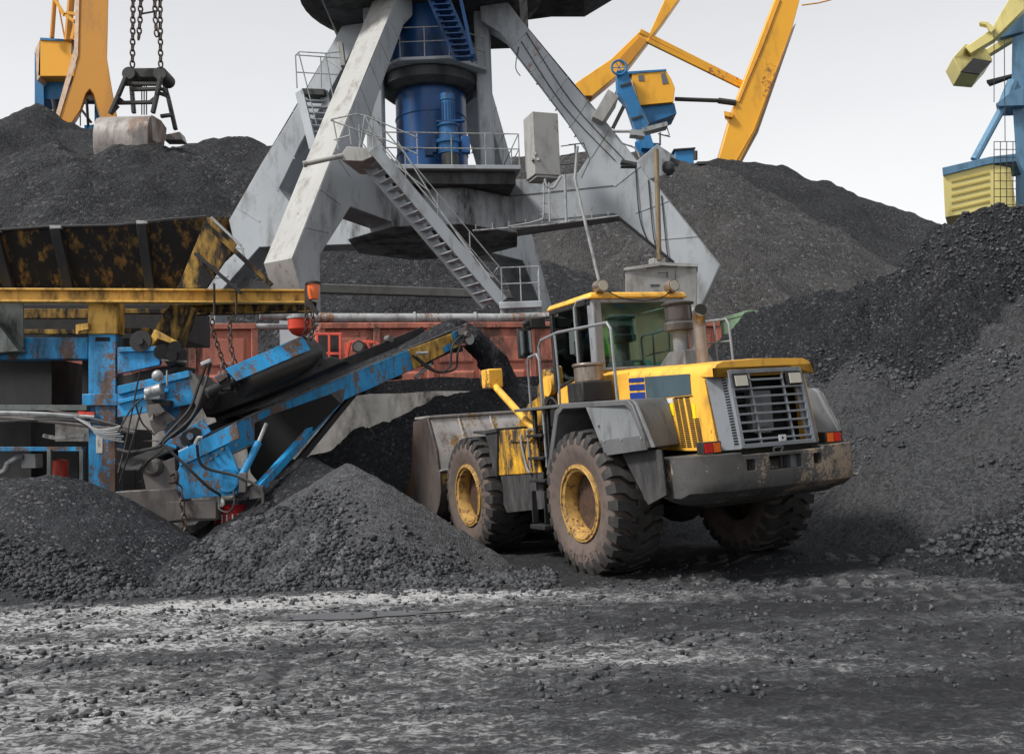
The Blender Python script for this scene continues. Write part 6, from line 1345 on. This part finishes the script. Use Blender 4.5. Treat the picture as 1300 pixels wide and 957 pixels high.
for a, b in (((70, 0), (82, 20)), ((82, 18), (97, 30)), ((84, 17), (97, 18)), ((97, 25), (91, 50))):
    m = MB(); m.beam(P(*a, Yc+1), P(*b, Yc+1), .2, .3); F_(m, 'lattice_bar', OR, c1)
# right-hand luffing crane
c2 = thing('harbour_crane', 'yellow luffing crane with blue mast and yellow cab right of the portal crane', 'crane', tuple(P(830, 200, 105)))
Yc = 105.
m = MB(); A = [P(724, 112, Yc), P(733, 104, Yc), P(776, 75, Yc), P(812, 40, Yc), P(822, 48, Yc), P(848, -10, Yc), P(868, -10, Yc), P(846, 22, Yc), P(800, 82, Yc), P(752, 122, Yc), P(738, 122, Yc)]; m.loft(A, [p+Vector((0, 2.0, 0)) for p in A]); F_(m, 'jib', OR, c2, .06)
m = MB(); A = [P(785, 76, Yc-.3), P(812, 47, Yc-.3), P(822, 52, Yc-.3), P(797, 83, Yc-.3)]; m.loft(A, [p+Vector((0, .2, 0)) for p in A]); F_(m, 'jib_side', ORD, c2)
for a, b in (((812, 40), (947, 108)), ((822, 52), (945, 112))):
    m = MB(); m.beam(P(*a, Yc), P(*b, Yc+2), .35, .5); F_(m, 'luffing_bar', OR, c2, .03)
m = MB(); A = [P(988, -10, Yc), P(1018, -10, Yc), P(1006, 35, Yc), P(960, 165, Yc), P(936, 212, Yc), P(910, 210, Yc), P(916, 190, Yc), P(930, 140, Yc)]; m.loft(A, [p+Vector((0, 1.8, 0)) for p in A]); F_(m, 'main_boom', OR, c2, .06)
m = MB(); A = [P(1006, 35, Yc-.1), P(1010, 30, Yc+1), P(962, 168, Yc+1), P(938, 212, Yc+1), P(930, 212, Yc-.1), P(957, 165, Yc-.1)]; m.loft(A, [p+Vector((.1, .3, 0)) for p in A]); F_(m, 'boom_edge', FSK, c2)
m = MB(); m.tube([P(990, 0, Yc), P(968, 58, Yc), P(946, 110, Yc), P(938, 130, Yc)], .14, n=6); m.tube([P(1018, 7, Yc), P(1040, 4, Yc), P(1070, -4, Yc)], .08, n=5); F_(m, 'rope_guide', ORD, c2)
m = MB(); ex(m, [(919, 141), (931, 144), (930, 149), (920, 147)], Yc-.5, 1.2); m.beam(P(920, 147, Yc), P(926, 157, Yc), .1, .1); F_(m, 'boom_step', OR, c2)
m = MB(); m.cyl(P(857, 126, Yc-.3), P(912, 128, Yc), .24, n=8); m.cyl(P(912, 128, Yc), P(934, 131, Yc), .34, n=8); F_(m, 'luffing_rod', FDK, c2)
m = MB(); A = [P(801, 92, Yc-2), P(845, 89, Yc-2), P(852, 100, Yc-2), P(857, 112, Yc-2), P(855, 130, Yc-2), P(812, 134, Yc-2)]; m.loft(A, [p+Vector((0, 4.5, 0)) for p in A]); cb2 = F_(m, 'cab', OR, c2, .05)
m = MB(); ex(m, [(797, 91), (846, 88), (846, 90), (798, 94)], Yc-2.1, 4.7); F_(m, 'roof', FB, cb2)
for q in ([(810, 96), (817, 95), (818, 103), (811, 103)], [(839, 94), (844, 92), (849, 106), (841, 107)]):
    m = MB(); ex(m, q, Yc-2.06, .1); F_(m, 'window', FW, cb2)
m = MB(); A = [P(814, 135, Yc-1.5), P(856, 131, Yc-1.5), P(859, 144, Yc-1.5), P(824, 157, Yc-1.5)]; m.loft(A, [p+Vector((0, 3.8, 0)) for p in A]); F_(m, 'cab_floor', FB, cb2)
m = MB(); A = [P(783, 90, Yc-3), P(796, 88, Yc-3), P(804, 112, Yc-3), P(816, 140, Yc-3), P(832, 190, Yc-3), P(815, 188, Yc-3), P(796, 132, Yc-3), P(784, 118, Yc-3)]; m.loft(A, [p+Vector((0, 1.6, 0)) for p in A]); mst = F_(m, 'blue_mast', FB, c2, .05)
for x, y in ((789, 108), (803, 150)): 
    m = MB(); ex(m, [(x-2, y), (x+12, y-4), (x+13, y-2), (x-1, y+3)], Yc-3.1, .2); F_(m, 'mast_band', FDK, mst)
m = MB(); c_ = P(786, 86, Yc-3.2)
m.tube([c_+Vector((.78*math.cos(2*math.pi*k/24), 0, .78*math.sin(2*math.pi*k/24))) for k in range(24)], .12, n=6, closed=True)
for k in range(6): a = math.pi*k/3; m.beam(c_, c_+Vector((.75*math.cos(a), 0, .75*math.sin(a))), .07, .07, up=(0, 1, 0))
F_(m, 'sheave_wheel', FB, c2)
m = MB(); m.beam(P(797, 125, Yc), P(778, 163, Yc), .35, .4); m.beam(P(783, 115, Yc), P(775, 140, Yc), .2, .2); F_(m, 'rear_stay', FDK, c2)
m = MB(); ex(m, [(806, 180), (838, 182), (838, 215), (806, 215)], Yc-2, 3); F_(m, 'mast_base', FB, c2)
hb = thing('machine_cabin', 'small blue cabin standing on the crest of the far stockpile', 'cabin', tuple(P(868, 205, 88)))
m = MB(); A = [P(857, 190, 86), P(881, 189, 86), P(881, 210, 86), P(858, 212, 86)]; m.loft(A, [p+Vector((0, 2, 0)) for p in A]); F_(m, 'wall', FB, hb, .04)
m = MB(); A = [P(855, 189, 85.8), P(883, 187, 85.8), P(883, 189, 85.8), P(855, 191, 85.8)]; m.loft(A, [p+Vector((0, 2.5, 0)) for p in A]); F_(m, 'roof', FDK, hb, .02)
m = MB(); m.cyl(P(883, 192, 86), P(883, 203, 86), .18, n=8); m.box(P(890, 208, 86), (.8, .6, .25)); F_(m, 'vent', FDK, hb)
# far right blue tower crane
c3 = thing('harbour_crane', 'blue and yellow tower crane, coloured pale for haze, at the right edge with boxy counterweight', 'crane', tuple(P(1290, 270, 120)))
Yc = 120.
def e3(pts, name, mat, y=0, t=2., par=None, bv=.04): m = MB(); ex(m, pts, Yc+y, t); return F_(m, name, mat, par or c3, bv)
e3([(1285, 48), (1340, 30), (1340, 300), (1290, 300), (1289, 190), (1284, 110)], 'tower', FBP, 0, 4)
e3([(1300, -10), (1284, -6), (1258, 38), (1226, 60), (1232, 68), (1262, 50), (1300, 12)], 'counterweight_arm', PY_, -1, 1.2)
e3([(1300, 30), (1282, 44), (1250, 64), (1254, 70), (1290, 48), (1302, 42)], 'counterweight_arm', PY_, 2, 1.2)
m = MB(); A = [P(1210, 73, Yc-1), P(1226, 56, Yc-1), P(1252, 62, Yc+2), P(1260, 76, Yc+2), P(1244, 94, Yc-1), P(1220, 92, Yc-1)]; m.loft(A, [p+Vector((.5, 3.5, -.5)) for p in A]); F_(m, 'counterweight', PY_, c3, .05)
m = MB(); A = [P(1236, 74, Yc-1.2), P(1260, 78, Yc-1.2), P(1244, 94, Yc-1.2), P(1220, 91, Yc-1.2)]; m.loft(A, [p+Vector((0, .3, 0)) for p in A]); F_(m, 'counterweight_base', FDK, c3)
e3([(1243, 27), (1254, 28), (1264, 36), (1258, 42), (1252, 32), (1243, 30)], 'hook_bracket', PY_, -1.5, 1)
e3([(1260, 42), (1300, 10), (1300, 40), (1270, 48)], 'lattice_platform', FBP, 1, 2)
e3([(1252, 102), (1284, 94), (1286, 96), (1256, 107)], 'side_arm', FDK, 0, 1)
m = MB(); m.cyl(P(1275, 133, Yc), P(1237, 203, Yc), .5, n=10); m.cyl(P(1286, 104, Yc), P(1274, 134, Yc), .7, n=10); F_(m, 'stay', FBP, c3)
e3([(1264, 132), (1285, 116), (1300, 110), (1300, 134), (1268, 135)], 'collar_platform', FBP, -1, 4)
hs3 = e3([(1197, 222), (1257, 208), (1283, 213), (1290, 262), (1257, 266), (1200, 276)], 'machine_house', PY_, -6, 6)
m = MB(); A = [P(1196, 213, Yc-6.3), P(1257, 199, Yc-6.3), P(1290, 195, Yc-6.3), P(1290, 205, Yc-6.3), P(1257, 208, Yc-6.3), P(1197, 223, Yc-6.3)]; m.loft(A, [p+Vector((4.2, 7, 0)) for p in A]); F_(m, 'roof_band', FBP, hs3, .04)
m = MB()
for k in range(5):
    y = 226+k*9; A = [P(1208, y+3, Yc-6.1), P(1256, y-8, Yc-6.1), P(1256, y-5.5, Yc-6.1), P(1208, y+5.5, Yc-6.1)]; m.loft(A, [p+Vector((0, .15, 0)) for p in A])
F_(m, 'louvre', plain('louvre_yellow', (.42, .33, .08), .6), hs3)
m = MB(); 
for x in (1262, 1270, 1278, 1286):
    m.tube([P(x, 180, Yc-7), P(x, 268, Yc-7)], .05, n=4)
for y in range(180, 270, 10): m.tube([P(1262, y, Yc-7), P(1290, y, Yc-7)], .05, n=4)
m.tube([P(1262, 40, Yc-2), P(1262, 130, Yc-2)], .05, n=4); m.tube([P(1275, 50, Yc-2), P(1276, 180, Yc-2)], .05, n=4)
F_(m, 'access_ladder', FDK, c3)
# ---- warehouse behind the camera; the cab glass reflects it
wh = thing('warehouse', 'long beige warehouse with green windows facing the yard', 'building', (58, -22, 0), rz=R_(57.6))
m = MB(); m.box((0, 0, 6), (60, 12, 12)); m.build('wall', paint('beige_render', (.42, .34, .20), amt=.15, scale=.3, rough=.9), wh)
m = MB(); m.box((0, .2, 12.25), (60.6, 12.8, .5)); m.build('roof', FB, wh)
for i in range(8):
    m = MB(); m.box((-20+i*5.6, 6.02, 5.6), (3, .08, 3.6)); m.build('window', paint('w_green', (.10, .28, .22), amt=.2) if i == 0 else bpy.data.materials['w_green'], wh)
